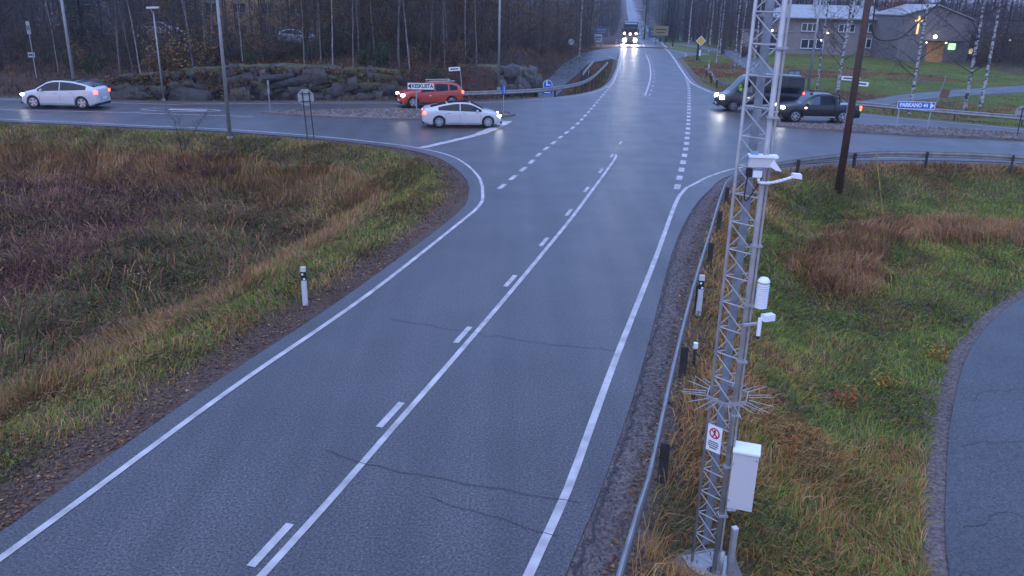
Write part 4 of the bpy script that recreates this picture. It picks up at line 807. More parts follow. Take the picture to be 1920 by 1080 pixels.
# ---------------------------------------------------------------- vehicles
def car(name, label, cat, spec, paint, loc, heading, scale=1.0, lit=True, group=None, rims=None, headm=None):
    L, H = spec['L'], spec['H']; xr, xf = spec['axles']; wr = spec['wr']; ar = wr+.055
    fz = lambda k: (lambda x: lerp(x, [p[0] for p in spec[k]], [p[1] for p in spec[k]]))
    ztop, zbelt, wid, wtop = fz('top'), fz('belt'), fz('w'), fz('wt'); gc = spec.get('gc', .22)
    def zbot(x):
        b = gc+max(0, (abs(x)-L/2+.45))*.35
        for xw in (xr, xf):
            d = abs(x-xw)
            if d < ar: b = max(b, wr+math.sqrt(ar*ar-d*d)*.98)
        return b
    def wf(z, zb): u = min(1, max(0, z/zb)); return lerp(u, [0, .2, .45, .7, .9, 1], [.93, .97, 1, 1, .985, .955])
    def yside(x, z):
        zb, zt, w = zbelt(x), ztop(x), wid(x)
        if z <= zb: return w*wf(z, zb)
        v = (z-zb)/max(zt-zb, .02); return w*.955+(w*wtop(x)-w*.955)*min(1, v)**1.15
    root = empty(name, loc, heading, label, cat, group); root.scale = (scale,)*3
    xs_ = set(np.linspace(-L/2, L/2, 46))
    for xw in (xr, xf): xs_ |= set(xw+ar*np.sin(np.linspace(-math.pi/2, math.pi/2, 13))) | {xw-ar-.004, xw+ar+.004}
    for k in ('top', 'belt', 'w'): xs_ |= {p[0] for p in spec[k]}
    xs_ = sorted(x for x in xs_ if abs(x) <= L/2+1e-6); xs_ = [x for i, x in enumerate(xs_) if i == 0 or x-xs_[i-1] > .002]
    US = [0, .12, .3, .5, .7, .88, 1]; VS = [.3, .62, .9, 1.0]
    V = []; K = None; holes = spec.get('holes', [])
    for x in xs_:
        zb, zt, b = zbelt(x), ztop(x), zbot(x); b = min(b, zb-.03); half = [(0, b), (wid(x)*.8, b)]
        for u in US: z = b+(zb-b)*u; half.append((yside(x, z), z))
        for v in VS: z = zb+(zt-zb)*(v if v < 1 else .985); half.append((yside(x, z), z))
        wt_ = wid(x)*wtop(x); half += [(wt_*.8, zt), (wt_*.4, zt+.012), (0, zt+.018)]
        ring_ = [(y, z) for y, z in half]+[(-y, z) for y, z in half[-2:0:-1]]; K = len(ring_)
        V += [(x, y, z) for y, z in ring_]
    V = np.array(V); idx = np.arange(len(V)).reshape(-1, K); nx = np.roll(idx, -1, 1)
    Q = np.stack([idx[:-1].ravel(), nx[:-1].ravel(), nx[1:].ravel(), idx[1:].ravel()], 1)
    if holes:
        cen = V[Q].mean(1); kill = np.zeros(len(Q), bool)
        for (x0, x1) in holes:
            zb = np.array([zbelt(x) for x in cen[:, 0]]); zt = np.array([ztop(x) for x in cen[:, 0]])
            kill |= (cen[:, 0] > x0) & (cen[:, 0] < x1) & (cen[:, 2] > zb+.02) & (cen[:, 2] < zt-.10)
        Q = Q[~kill]
    me = np_mesh('body', V, Q, None, None, paint, True)
    body = link('body', me, root)
    m = MB()
    for e in (0, -1): m.poly([V[i] for i in (idx[e] if e else idx[e][::-1])])
    m.build('end_panel', paint, root)
    def side_patch(nm, x0, x1, zl, zh, m_, off_=.006, n=9, parent=None, sides=(-1, 1), k=4):
        for sd in sides:
            VV = []; QQ = []
            for i in range(n):
                x = x0+(x1-x0)*i/(n-1)
                for q in range(k): z = zl(x)+(zh(x)-zl(x))*q/(k-1); VV.append((x, sd*(yside(x, z)+off_), z))
            for i in range(n-1):
                for q in range(k-1): a = i*k+q; QQ.append((a, a+1, a+k+1, a+k) if sd < 0 else (a, a+k, a+k+1, a+1))
            ob = link(nm, np_mesh(nm, np.array(VV), np.array(QQ), None, None, m_, True), parent or root)
    def top_patch(nm, x0, x1, frac, m_, off_=.012, n=8, parent=None):
        VV = []; QQ = []
        for i in range(n):
            x = x0+(x1-x0)*i/(n-1); w = wid(x)*wtop(x)*frac
            for q in range(7): t = -1+q/3; VV.append((x, w*t, ztop(x)+.018-.016*t*t+off_))
        for i in range(n-1):
            for q in range(6): a = i*7+q; QQ.append((a, a+7, a+8, a+1))
        return link(nm, np_mesh(nm, np.array(VV), np.array(QQ), None, None, m_, True), parent or root)
    for (x0, x1) in spec['side_win']: side_patch('side_window', x0, x1, lambda x: zbelt(x)+.025, lambda x: max(zbelt(x)+.035, ztop(x)-spec.get('rail', .085)), M_clearglass if any(abs(x0-h[0]) < .3 for h in holes) else M_glass)
    for nm, x0, x1 in spec['top_win']: top_patch(nm, x0, x1, .95, M_glass)
    if 'roof_glass' in spec: top_patch('roof_panel', *spec['roof_glass'], .93, M_glass)
    for x in spec['seams']: side_patch('door_seam', x-.007, x+.007, lambda x: gc+.12, lambda x: zbelt(x)-.005, M_black, .003, 2)
    for x in spec.get('handles', []): side_patch('door_handle', x-.1, x+.1, lambda x: zbelt(x)-.13, lambda x: zbelt(x)-.095, paint if paint is not M_paintw else M_grey, .018, 3, k=2)
    side_patch('sill_trim', xr+ar+.05, xf-ar-.05, lambda x: gc+.01, lambda x: gc+.11, spec.get('sill', M_black), .006, 3, k=2)
    # wheels
    for x in (xr, xf):
        for sd in (-1, 1):
            y = sd*(wid(x)*.97-.11); wh = empty('wheel', (x, y, wr)); wh.parent = root
            mb = MB(); mb.lathe([(wr*.66, -.1), (wr*.93, -.105), (wr, -.07), (wr, .07), (wr*.93, .105), (wr*.66, .1)], (0, 0, 0), 'y', 28); mb.build('tyre', M_rubber, wh, True)
            mb = MB(); mb.lathe([(wr*.67, sd*.095), (wr*.62, sd*.08), (wr*.6, sd*.02), (.0, sd*.02)], (0, 0, 0), 'y', 24); mb.build('wheel_well', M_black, wh)
            ns = spec.get('spokes', 5); mb = MB(); mb.lathe([(wr*.69, sd*.1), (wr*.62, sd*.105), (wr*.61, sd*.07)], (0, 0, 0), 'y', 28); mb.lathe([(0, sd*.09), (wr*.17, sd*.085), (wr*.17, sd*.03)], (0, 0, 0), 'y', 12)
            for q in range(ns):
                a = 2*math.pi*q/ns+.2; mb.box((wr*.39*math.cos(a), sd*.075, wr*.39*math.sin(a)), (wr*.5, .03, wr*(.34 if ns < 6 else .16)), Matrix.Rotation(-a, 3, 'Y'))
            mb.build('rim', rims or M_rim, wh)
    hm = headm or (M_head if lit else M_signw)
    hx, hw, hzv, hs = spec['head']; tx, tw, tz, ts = spec['tail']
    def lamp(nm, x, y, z, s, m_, fw):
        mb = MB(); b = Matrix.Rotation(R(-fw*22)*(1 if y > 0 else -1), 3, 'Z'); mb.box((0, 0, 0), s, b); ob = mb.build(nm, m_, root); ob.location = (x, y, z); bv = ob.modifiers.new('bevel', 'BEVEL'); bv.width = .03; bv.segments = 2
        return ob
    for sd in (-1, 1):
        lamp('headlight', hx, sd*hw, hzv, hs, hm, 1); lamp('tail_light', tx, sd*tw, tz, ts, M_tail if lit else M_tailoff, -1)
        mb = MB(); mx_, mz = spec['mirror']; mb.box((0, 0, 0), (.12, .2, .13)); ob = mb.build('mirror', paint if paint is not M_paintr else M_black, root); ob.location = (mx_, sd*(yside(mx_, mz)+.1), mz); bv = ob.modifiers.new('bevel', 'BEVEL'); bv.width = .03
    for x, sg in ((L/2-.02, 1), (-L/2+.02, -1)):
        mb = MB(); mb.box((x+sg*.02, 0, gc+.2 if sg > 0 else spec.get('platez', .62)), (.02, .5, .12)); mb.build('number_plate', M_signw, root)
        mb = MB(); mb.box((x-sg*.03, 0, gc+.08), (.1, spec['w'][1][1]*1.6, .12)); mb.build('bumper_trim', M_black, root)
    return root
def clear_glass():
    m = bpy.data.materials.new('clear_glass'); m.use_nodes = True; n = m.node_tree; n.nodes.clear()
    t = n.nodes.new('ShaderNodeBsdfTransparent'); t.inputs[0].default_value = (.75, .8, .82, 1); g = n.nodes.new('ShaderNodeBsdfGlossy'); g.inputs['Roughness'].default_value = .05
    f = n.nodes.new('ShaderNodeMixShader'); f.inputs[0].default_value = .15; o = n.nodes.new('ShaderNodeOutputMaterial')
    n.links.new(t.outputs[0], f.inputs[1]); n.links.new(g.outputs[0], f.inputs[2]); n.links.new(f.outputs[0], o.inputs[0]); return m
M_clearglass = clear_glass()
SEDAN = dict(L=4.69, H=1.44, axles=(-1.375, 1.50), wr=.335, gc=.19,
    top=[(-2.345, .66), (-2.31, .96), (-2.2, 1.08), (-2.0, 1.12), (-1.6, 1.21), (-1.1, 1.325), (-.5, 1.42), (-.1, 1.44), (.3, 1.425), (.6, 1.36), (1.0, 1.17), (1.3, 1.01), (1.5, .95), (1.9, .87), (2.15, .76), (2.28, .64), (2.345, .5)],
    belt=[(-2.345, .6), (-2.3, .88), (-2.1, .98), (-1.6, .99), (-.8, .965), (0, .94), (.8, .91), (1.3, .89), (1.8, .8), (2.1, .68), (2.25, .56), (2.345, .44)],
    w=[(-2.345, .66), (-2.25, .82), (-1.9, .90), (-1.2, .925), (1.2, .925), (1.7, .905), (2.05, .83), (2.25, .68), (2.345, .48)],
    wt=[(-2.345, .8), (-2, .76), (-1.4, .66), (-.5, .64), (.3, .65), (.9, .74), (1.3, .84), (2.345, .84)],
    side_win=[(-1.42, -.17), (-.12, 1.12)], top_win=[('windshield', .52, 1.28), ('rear_window', -1.85, -.95)], roof_glass=(-.85, .42), seams=[-1.0, -.15, 1.05], handles=[-.85, .1], spokes=10,
    head=(2.12, .66, .68, (.3, .2, .09)), tail=(-2.2, .70, .84, (.2, .28, .16)), mirror=(.85, .98), rail=.075, sill=M_grey)
CROSS = dict(SEDAN, L=4.75, wr=.36, axles=(-1.39, 1.50), gc=.22,
    top=[(-2.375, .72), (-2.33, 1.1), (-2.22, 1.22), (-1.9, 1.33), (-1.4, 1.47), (-.8, 1.58), (-.2, 1.62), (.3, 1.60), (.65, 1.51), (1.05, 1.28), (1.35, 1.1), (1.55, 1.05), (1.95, .96), (2.18, .84), (2.3, .7), (2.375, .55)],
    belt=[(-2.375, .68), (-2.3, 1.02), (-2.1, 1.1), (-1.6, 1.10), (-.8, 1.06), (0, 1.03), (.8, 1.0), (1.35, .97), (1.8, .88), (2.1, .76), (2.28, .62), (2.375, .5)],
    w=[(-2.375, .7), (-2.28, .86), (-1.9, .93), (-1.2, .955), (1.2, .955), (1.7, .93), (2.05, .86), (2.25, .7), (2.375, .5)],
    wt=[(-2.375, .8), (-2, .76), (-1.4, .67), (-.5, .65), (.3, .66), (.9, .74), (1.35, .84), (2.375, .84)], spokes=5,
    side_win=[(-1.7, -.17), (-.12, 1.18)], top_win=[('windshield', .56, 1.32), ('rear_window', -2.1, -1.0)], roof_glass=(-.9, .45), head=(2.14, .68, .78, (.3, .2, .1)), tail=(-2.22, .72, .98, (.22, .3, .17)), mirror=(.9, 1.08))
SUV = dict(L=4.34, H=1.66, axles=(-1.33, 1.34), wr=.36, gc=.25,
    top=[(-2.17, .75), (-2.12, 1.08), (-2.0, 1.36), (-1.8, 1.5), (-1.4, 1.60), (-.6, 1.66), (-.1, 1.64), (.3, 1.54), (.75, 1.27), (1.05, 1.12), (1.4, 1.09), (1.8, 1.03), (2.02, .93), (2.12, .8), (2.17, .6)],
    belt=[(-2.17, .7), (-2.1, 1.02), (-1.9, 1.12), (-1.4, 1.10), (-.5, 1.05), (.4, 1.03), (1.1, 1.0), (1.7, .95), (2.0, .85), (2.12, .7), (2.17, .55)],
    w=[(-2.17, .72), (-2.08, .85), (-1.6, .90), (-.8, .905), (1.0, .905), (1.6, .90), (1.95, .83), (2.1, .7), (2.17, .55)],
    wt=[(-2.17, .84), (-1.9, .72), (-1.2, .69), (.1, .69), (.7, .77), (1.1, .88), (2.17, .88)],
    side_win=[(-1.75, -1.2), (-1.1, -.2), (-.12, .78)], top_win=[('windshield', .30, 1.04), ('rear_window', -2.13, -1.97)], seams=[-.15, .85, -1.05], handles=[-.9, .0], spokes=5,
    head=(2.0, .68, .84, (.24, .26, .16)), tail=(-2.1, .76, 1.0, (.14, .2, .2)), mirror=(.72, 1.12), rail=.12)
PICK = dict(L=5.25, H=1.83, axles=(-1.5, 1.58), wr=.39, gc=.32,
    top=[(-2.625, .9), (-2.58, 1.12), (-2.4, 1.18), (-1.2, 1.19), (-1.12, 1.3), (-.98, 1.72), (-.7, 1.81), (-.1, 1.83), (.35, 1.79), (.7, 1.62), (1.1, 1.3), (1.3, 1.2), (1.9, 1.14), (2.3, 1.06), (2.5, .94), (2.58, .8), (2.625, .6)],
    belt=[(-2.625, .86), (-2.58, 1.08), (-2.3, 1.14), (-1.2, 1.15), (-.5, 1.13), (.4, 1.12), (1.2, 1.1), (1.9, 1.06), (2.3, .98), (2.5, .85), (2.58, .72), (2.625, .55)],
    w=[(-2.625, .86), (-2.55, .93), (-2, .965), (-1, .97), (1.2, .97), (1.9, .96), (2.3, .9), (2.52, .76), (2.625, .6)],
    wt=[(-2.625, .92), (-1.3, .92), (-1.0, .74), (-.2, .73), (.5, .75), (1.1, .84), (1.4, .88), (2.625, .88)],
    side_win=[(-.95, .06), (.12, 1.02)], top_win=[('windshield', .42, 1.16)], seams=[.08, 1.05, -.98], handles=[-.75, .3], spokes=6, holes=[(.16, .98)],
    head=(2.42, .72, .93, (.26, .3, .14)), tail=(-2.56, .86, .98, (.14, .16, .3)), mirror=(.92, 1.18), rail=.12, sill=M_steel)
VAN = dict(L=5.95, H=2.55, axles=(-1.75, 1.9), wr=.36, gc=.3,
    top=[(-2.975, 1.2), (-2.93, 2.35), (-2.8, 2.5), (-1.5, 2.56), (.6, 2.54), (1.0, 2.45), (1.3, 2.25), (1.75, 1.75), (2.1, 1.38), (2.3, 1.22), (2.65, 1.1), (2.85, .95), (2.93, .78), (2.975, .6)],
    belt=[(-2.975, 1.1), (-2.9, 1.3), (-1, 1.32), (1, 1.3), (1.6, 1.26), (2.1, 1.18), (2.5, 1.06), (2.8, .9), (2.93, .7), (2.975, .55)],
    w=[(-2.975, .9), (-2.92, .97), (-2, .985), (1.2, .985), (2.0, .97), (2.5, .9), (2.8, .76), (2.975, .55)],
    wt=[(-2.975, .9), (-2.5, .88), (.8, .86), (1.4, .84), (2.0, .84), (2.4, .88), (2.975, .88)],
    side_win=[(-2.7, -1.3), (-1.2, .45), (.7, 1.75)], top_win=[('windshield', 1.15, 2.12)], seams=[.55, 1.75, -1.25], handles=[.75, -1.1], spokes=8, holes=[(.8, 1.66)],
    head=(2.72, .72, .95, (.3, .24, .26)), tail=(-2.93, .9, 1.2, (.1, .12, .5)), mirror=(1.75, 1.45), rail=.75, sill=M_grey)
def place(px, py, heading, half, axmid):    # near-side contact point midway between the axles -> body centre
    c_, s_ = math.cos(heading), math.sin(heading); nx_ = (s_, -c_) if abs((s_*px-c_*py)) >= 0 and (-c_ < 0) else (-s_, c_)
    return (px-nx_[0]*half-c_*axmid, py-nx_[1]*half-s_*axmid)
h = R(8.4); x, y = -3.05+.86*math.sin(h)*-1, 48.56+.86*math.cos(h); x -= .06*math.cos(h)
car('white_sedan', 'white electric sedan waiting at the give way line', 'car', SEDAN, M_paintw, (x, y, .01), h)
car('white_crossover', 'white coupe-like crossover car driving away at far left', 'car', CROSS, M_paintw, (-29.1, 53.75, .01), R(180), 1.07)
d_car = car('red_suv', 'red sport utility car with roof rails behind the arrow sign', 'car', SUV, M_paintr, (-6.05, 58.35, .01), R(180+20), 1.02)
for sd in (-1, 1): mb = MB(); mb.tube((-1.6, sd*.6, 1.72), (.15, sd*.6, 1.72), .02, .02, 6); [mb.tube((q, sd*.6, 1.62), (q, sd*.6, 1.72), .02, .02, 6) for q in (-1.5, .05)]; mb.build('roof_rail', M_white2, d_car)
pk = car('black_pickup', 'black double-cab pickup with sport bar on the right arm', 'pickup', PICK, M_paintk, (19.78, 55.0, .01), R(180), 1.0)
mb = MB(); mb.path([(-1.2, -.8, 1.15), (-1.15, -.72, 1.75), (-1.15, .72, 1.75), (-1.2, .8, 1.15)], .04, 8); mb.path([(-1.2, -.75, 1.7), (-2.0, -.84, 1.22)], .035, 8); mb.path([(-1.2, .75, 1.7), (-2.0, .84, 1.22)], .035, 8); mb.build('sport_bar', M_black, pk)
for y_ in (.99,): mb = MB(); mb.box((1.0, y_, .95), (.12, .02, .08)); mb.build('side_repeater', M_amber, pk)
vn = car('black_van', 'black panel van turning behind the lattice mast', 'van', VAN, M_paintk, (17.3, 60.0, .01), R(180), 1.0, rims=M_rimd)
# hill-side parked cars
car('parked_car', 'pale silver car parked among the trees on the left hill', 'car', CROSS, M_paints, (-23.6, 92, hz(-23.6, 92)+.15), R(-25), .95, lit=False)
car('parked_car', 'white car half hidden behind the trees at upper left', 'car', CROSS, M_paintw, (-42.5, 102, hz(-42.5, 102)+.9), R(-8), .95, lit=False)
# people at the wheel of van and pickup
def driver(name, label, parent_loc, z, vest):
    bm_v = [(0, 0, 0), (.02, 0, .28), (.05, 0, .5), (.06, 0, .62), (.08, 0, .72), (.05, .2, .47), (.18, .24, .25), (.42, .16, .3), (.05, -.2, .47), (.18, -.24, .25), (.42, -.16, .3)]
    ed = [(0, 1), (1, 2), (2, 3), (3, 4), (2, 5), (5, 6), (6, 7), (2, 8), (8, 9), (9, 10)]
    me = bpy.data.meshes.new('body'); me.from_pydata(bm_v, ed, []); ob = bpy.data.objects.new(name, me); COL.objects.link(ob); ob.location = parent_loc; ob.rotation_euler = (0, 0, R(180))
    sk = ob.modifiers.new('skin', 'SKIN'); rr = [(.17, .2), (.16, .2), (.12, .18), (.065, .065), (.1, .1), (.08, .08), (.06, .06), (.045, .045), (.08, .08), (.06, .06), (.045, .045)]
    for v, q in zip(me.skin_vertices[0].data, rr): v.radius = q
    me.skin_vertices[0].data[0].use_root = True
    sb = ob.modifiers.new('subdivision', 'SUBSURF'); sb.levels = 1; sb.render_levels = 1; me.materials.append(vest); return tag(ob, label, 'person')
for nm, lb, l in (('person', 'person in a bright green vest at the wheel of the black van', (16.2, 60.35, 1.25)), ('person', 'person in a pale green top at the wheel of the black pickup', (19.45, 55.25, 1.0))):
    p_ = driver(nm, lb, l, 0, M_vest); mb = MB(); mb.lathe([(0, .17), (.06, .155), (.1, .09), (.105, .03), (.09, -.04), (.05, -.1), (0, -.12)], (.08, 0, .82), 'z', 14); mb.build('head', M_skin, p_, True); mb = MB(); mb.lathe([(0, .185), (.07, .17), (.112, .1), (.112, .05)], (.07, 0, .82), 'z', 14); mb.build('hair', M_bark, p_, True)
# far truck coming towards the camera
tk = empty('truck', (19.9, 151.5, hz(19.9, 151.5)+.03), R(-98), 'dark truck with bright headlights coming over the crest', 'truck')
mb = MB(); mb.box((0, 0, 1.75), (2.2, 2.5, 2.7)); mb.prism([(1.1, -1.25, 1.4), (1.22, -1.25, 1.4), (1.15, -1.25, 3.0), (.9, -1.25, 3.1)], (0, 2.5, 0)); mb.build('cab', M_paintk, tk)
mb = MB(); mb.box((1.24, 0, 2.35), (.03, 2.2, .85), Matrix.Rotation(R(-6), 3, 'Y')); mb.build('windshield', M_glass, tk)
mb = MB(); mb.box((1.1, 0, 3.3), (.5, 2.5, .3)); mb.build('sun_visor', M_black, tk)
mb = MB(); mb.box((1.15, 0, 3.62), (.06, 2.1, .22)); mb.build('destination_panel', mat('visor_blue', (.35, .45, .7), .5), tk)
mb = MB(); mb.box((-5.5, 0, 2.3), (8.5, 2.55, 3.0)); mb.build('cargo_box', mat('truck_box', (.05, .06, .09), .5), tk)
mb = MB(); mb.box((1.15, 0, .62), (.3, 2.45, .5)); mb.build('bumper', M_black, tk)
mb = MB(); mb.box((1.22, 0, 1.4), (.05, 1.6, .7)); mb.build('grille', M_post, tk)
for sd in (-1, 1):
    mb = MB(); mb.lathe([(0, .03), (.25, .025), (.27, 0), (0, 0)], (1.3, sd*.92, .78), 'x', 18); mb.build('headlight', M_headt, tk)
    mb = MB(); mb.box((1.0, sd*1.42, 2.4), (.18, .22, .8)); mb.build('mirror', M_black, tk)
for k, yy in enumerate((-1.0, 0, 1.0)): mb = MB(); mb.lathe([(0, .03), (.16, .02), (.17, 0)], (1.3, yy, 1.95 if k != 1 else 1.85), 'x', 14); mb.build('running_lamp', mat('pink_lamp_lit', (1, .6, .6), .3, emit=(1, .55, .5), estr=5), tk)
for xw in (.3, -3.5, -7.5):
    for sd in (-1, 1): wh = empty('wheel', (xw, sd*1.08, .5)); wh.parent = tk; mb = MB(); mb.lathe([(.3, -.14), (.48, -.15), (.5, 0), (.48, .15), (.3, .14)], (0, 0, 0), 'y', 20); mb.build('tyre', M_rubber, wh); mb = MB(); mb.lathe([(.3, .1*sd), (0, .06*sd)], (0, 0, 0), 'y', 14); mb.build('rim', M_rimd, wh)
# ---------------------------------------------------------------- trees
def tubes(P0, P1, R0, R1, n=4):
    P0 = np.asarray(P0, float); P1 = np.asarray(P1, float); d = P1-P0; d = d/(np.linalg.norm(d, axis=1)[:, None]+1e-9)
    ref = np.where(np.abs(d[:, 2:3]) > .9, np.array([[1., 0, 0]]), np.array([[0, 0, 1.]])); a = np.cross(d, ref); a /= np.linalg.norm(a, axis=1)[:, None]; b = np.cross(d, a)
    t = 2*np.pi*np.arange(n)/n; off = a[:, None]*np.cos(t)[None, :, None]+b[:, None]*np.sin(t)[None, :, None]
    V = np.concatenate([P0[:, None]+off*np.asarray(R0)[:, None, None], P1[:, None]+off*np.asarray(R1)[:, None, None]], 1).reshape(-1, 3)
    base = np.arange(len(P0))[:, None]*2*n; i = np.arange(n)[None]; j = (i+1) % n
    return V, np.stack([base+i, base+j, base+n+j, base+n+i], -1).reshape(-1, 4)
def gen_tree(seed, h, r, first=.3, nl=24, spread=.26, up=.75, twig=7, sub=6, fork=False, droop=.0):
    g = np.random.default_rng(seed); n = 14; t = np.linspace(0, 1, n)
    sp = np.stack([np.cumsum(g.normal(0, .006*h, n))*t, np.cumsum(g.normal(0, .006*h, n))*t, t*h], 1)
    rad = r*(1-t*.93)**.85; rad[0] *= 1.25
    TV, TQ = tubes(sp[:-1], sp[1:], rad[:-1], rad[1:], 9)
    if fork:
        k = 3; q = sp[k:]-sp[k]; s2 = sp[k]+q*np.array([.96, .96, .95])+np.stack([t[k:]-t[k], (t[k:]-t[k])*.4, t[k:]*0], 1)*h*.16
        v2, q2 = tubes(s2[:-1], s2[1:], rad[k:-1]*.8, rad[k+1:]*.8, 8); TQ = np.concatenate([TQ, q2+len(TV)]); TV = np.concatenate([TV, v2])
    P0, P1, R0, R1, ends = [], [], [], [], []
    for i in range(nl):
        f = first+(1-first)*(i+g.random())/nl*.98; p = np.array([np.interp(f, t, sp[:, k]) for k in range(3)]); a = g.uniform(0, 2*np.pi)
        ln = h*spread*(1.15-f)*g.uniform(.6, 1.25); d = np.array([np.cos(a), np.sin(a), up*g.uniform(.5, 1.4)]); d /= np.linalg.norm(d); br = r*(1-f*.9)*.34
        pts = [p]
        for k in range(3):
            d = d+np.array([*g.normal(0, .18, 2), .10-droop*(k+1)*.5]); d /= np.linalg.norm(d); pts.append(pts[-1]+d*ln/3)
        for k in range(3): P0.append(pts[k]); P1.append(pts[k+1]); R0.append(br*(1-k*.3)); R1.append(br*(1-(k+1)*.3)+.002)
        for s_ in range(sub):
            u = g.uniform(.25, 1)*3; k = min(int(u), 2); b = pts[k]+(pts[k+1]-pts[k])*(u-k); dd = d+g.normal(0, .65, 3); dd[2] += .15-droop; dd /= np.linalg.norm(dd); sl = ln*g.uniform(.25, .5); e = b+dd*sl
            P0.append(b); P1.append(e); R0.append(br*.35+.003); R1.append(.003); ends.append((b, e, dd, sl))
    CV, CQ = tubes(np.array(P0), np.array(P1), np.array(R0), np.array(R1), 4)
    tb = []; te = []
    for b, e, dd, sl in ends:
        for k in range(twig):
            u = g.uniform(.2, 1); s_ = b+(e-b)*u; q = dd+g.normal(0, .8, 3); q[2] += .1-droop*1.5; q /= np.linalg.norm(q); tb.append(s_); te.append(s_+q*sl*g.uniform(.35, .9))
    tb = np.array(tb); te = np.array(te); w = g.normal(size=tb.shape); w /= np.linalg.norm(w, axis=1)[:, None]; w *= .011
    TWV = np.stack([tb-w, tb+w, te], 1).reshape(-1, 3); TWT = np.arange(len(TWV)).reshape(-1, 3)+len(CV)
    return (TV, TQ), (np.concatenate([CV, TWV]), CQ, TWT), np.concatenate([te, (tb+te)/2])
class Proto: pass
def proto(kind, seed, h, r, bark, leaf=None, nleaf=0, lsize=.06, **kw):
    (TV, TQ), (CV, CQ, CT), ends = gen_tree(seed, h, r, **kw); p = Proto()
    p.trunk = np_mesh('trunk', TV, TQ, None, None, bark, True); p.crown = np_mesh('crown', CV, CQ, CT, None, M_twig); p.leaves = None; p.h = h
    if leaf is not None:
        k = rng.integers(0, len(ends), nleaf); pos = ends[k]+rng.normal(0, .18, (nleaf, 3)); p.leaves = leaves('_leaves', pos, lsize*np.ones(nleaf), pick(nleaf, [1]*len(leaf), leaf))
    return p
def spruce(seed, h, r):
    g = np.random.default_rng(seed); p = Proto(); p.h = h; V, Q = tubes(np.array([[0, 0, -.2], [0, 0, h*.5]]), np.array([[0, 0, h*.5], [0, 0, h]]), np.array([r, r*.55]), np.array([r*.55, .01]), 8); p.trunk = np_mesh('trunk', V, Q, None, None, M_bark)
    pos = []; 
    VV = []; 
    for z in np.arange(h*.04, h*.99, h*.018):
        R_ = (1-z/h)**.8*h*.19+.1
        for k in range(int(9)):
            a = g.uniform(0, 2*np.pi); L = R_*g.uniform(.6, 1.15); dirv = np.array([np.cos(a), np.sin(a), -.28+.5*z/h]); side = np.array([-np.sin(a), np.cos(a), 0])
            for u in np.linspace(.15, 1, 6):
                b = np.array([0, 0, z])+dirv*L*u; s_ = (1.15-u)*L*.30+.08
                for sd in (-1, 1):
                    tip = b+side*sd*s_+dirv*s_*.6+np.array([0, 0, -.12*s_-g.uniform(0, .1)]); VV.append((b-dirv*.06, b+dirv*.10+np.array([0, 0, .03]), tip))
    VV = np.array(VV).reshape(-1, 3); c = np.repeat(np.array([[.018, .034, .016]])*g.uniform(.6, 1.6, (len(VV)//3, 1)), 3, 0)
    p.crown = np_mesh('crown', VV, None, np.arange(len(VV)).reshape(-1, 3), c, M_needle); p.leaves = None; return p
def shrub(seed, h, stems, leaf=None, nleaf=0, lsize=.05, spread=.5):
    g = np.random.default_rng(seed); p = Proto(); p.h = h; P0, P1, R0, R1, ends, tb, te = [], [], [], [], [], [], []
    for i in range(stems):
        a = g.uniform(0, 2*np.pi); b = np.array([np.cos(a), np.sin(a), 0])*g.uniform(0, .25)*h*.3; d = np.array([np.cos(a)*spread*g.random(), np.sin(a)*spread*g.random(), 1.]); L = h*g.uniform(.55, 1.1); cur = b
        for k in range(4):
            d = d/np.linalg.norm(d); nx = cur+d*L/4; P0.append(cur); P1.append(nx); R0.append(.018*(1-k*.22)); R1.append(.018*(1-(k+1)*.22)+.001)
            for q in range(9):
                s_ = cur+(nx-cur)*g.random(); dd = d+g.normal(0, .7, 3); dd /= np.linalg.norm(dd); e = s_+dd*L*g.uniform(.08, .26); tb.append(s_); te.append(e)
                for q2 in range(3): s3 = s_+(e-s_)*g.random(); d3 = dd+g.normal(0, .8, 3); d3 /= np.linalg.norm(d3); tb.append(s3); te.append(s3+d3*L*g.uniform(.05, .13))
            d = d+g.normal(0, .22, 3); cur = nx
    V, Q = tubes(P0, P1, R0, R1, 4); p.trunk = np_mesh('stems', V, Q, None, None, M_bark)
    tb = np.array(tb); te = np.array(te); w = g.normal(size=tb.shape); w /= np.linalg.norm(w, axis=1)[:, None]; w *= .008; TV = np.stack([tb-w, tb+w, te], 1).reshape(-1, 3)
    p.crown = np_mesh('twigs', TV, None, np.arange(len(TV)).reshape(-1, 3), None, M_twig); p.leaves = None
    if leaf is not None: k = rng.integers(0, len(te), nleaf); p.leaves = leaves('_leaves', te[k]+rng.normal(0, .07, (nleaf, 3)), lsize*np.ones(nleaf), pick(nleaf, [1]*len(leaf), leaf))
    return p
def plant(p, name, label, cat, x, y, s=1.0, rz=None, group=None, z=None, lean=(0, 0)):
    r = empty(name, (x, y, (hz(x, y) if z is None else z)-.08), 0, label, cat, group); r.scale = (s, s, s); r.rotation_euler = (lean[0], lean[1], random.uniform(0, 6.28) if rz is None else rz)
    t = link('stems' if cat == 'shrub' else 'trunk', p.trunk, r); c_ = link('twigs' if cat == 'shrub' else 'crown', p.crown, r)
    if p.leaves: link('leaves', p.leaves, c_)
    return r
BIR = [proto('b', 11, 15, .125, M_birch, first=.16, nl=34, spread=.22, up=.8, droop=.12), proto('b', 12, 13, .10, M_birch, first=.22, nl=30, spread=.2, up=.9, droop=.1), proto('b', 13, 15, .14, M_birch, first=.14, nl=36, spread=.24, up=.6, fork=True, droop=.1)]
M_slim = mat('slim_birch_bark', (.20, .17, .15), .85, noise=.5, nscale=5)
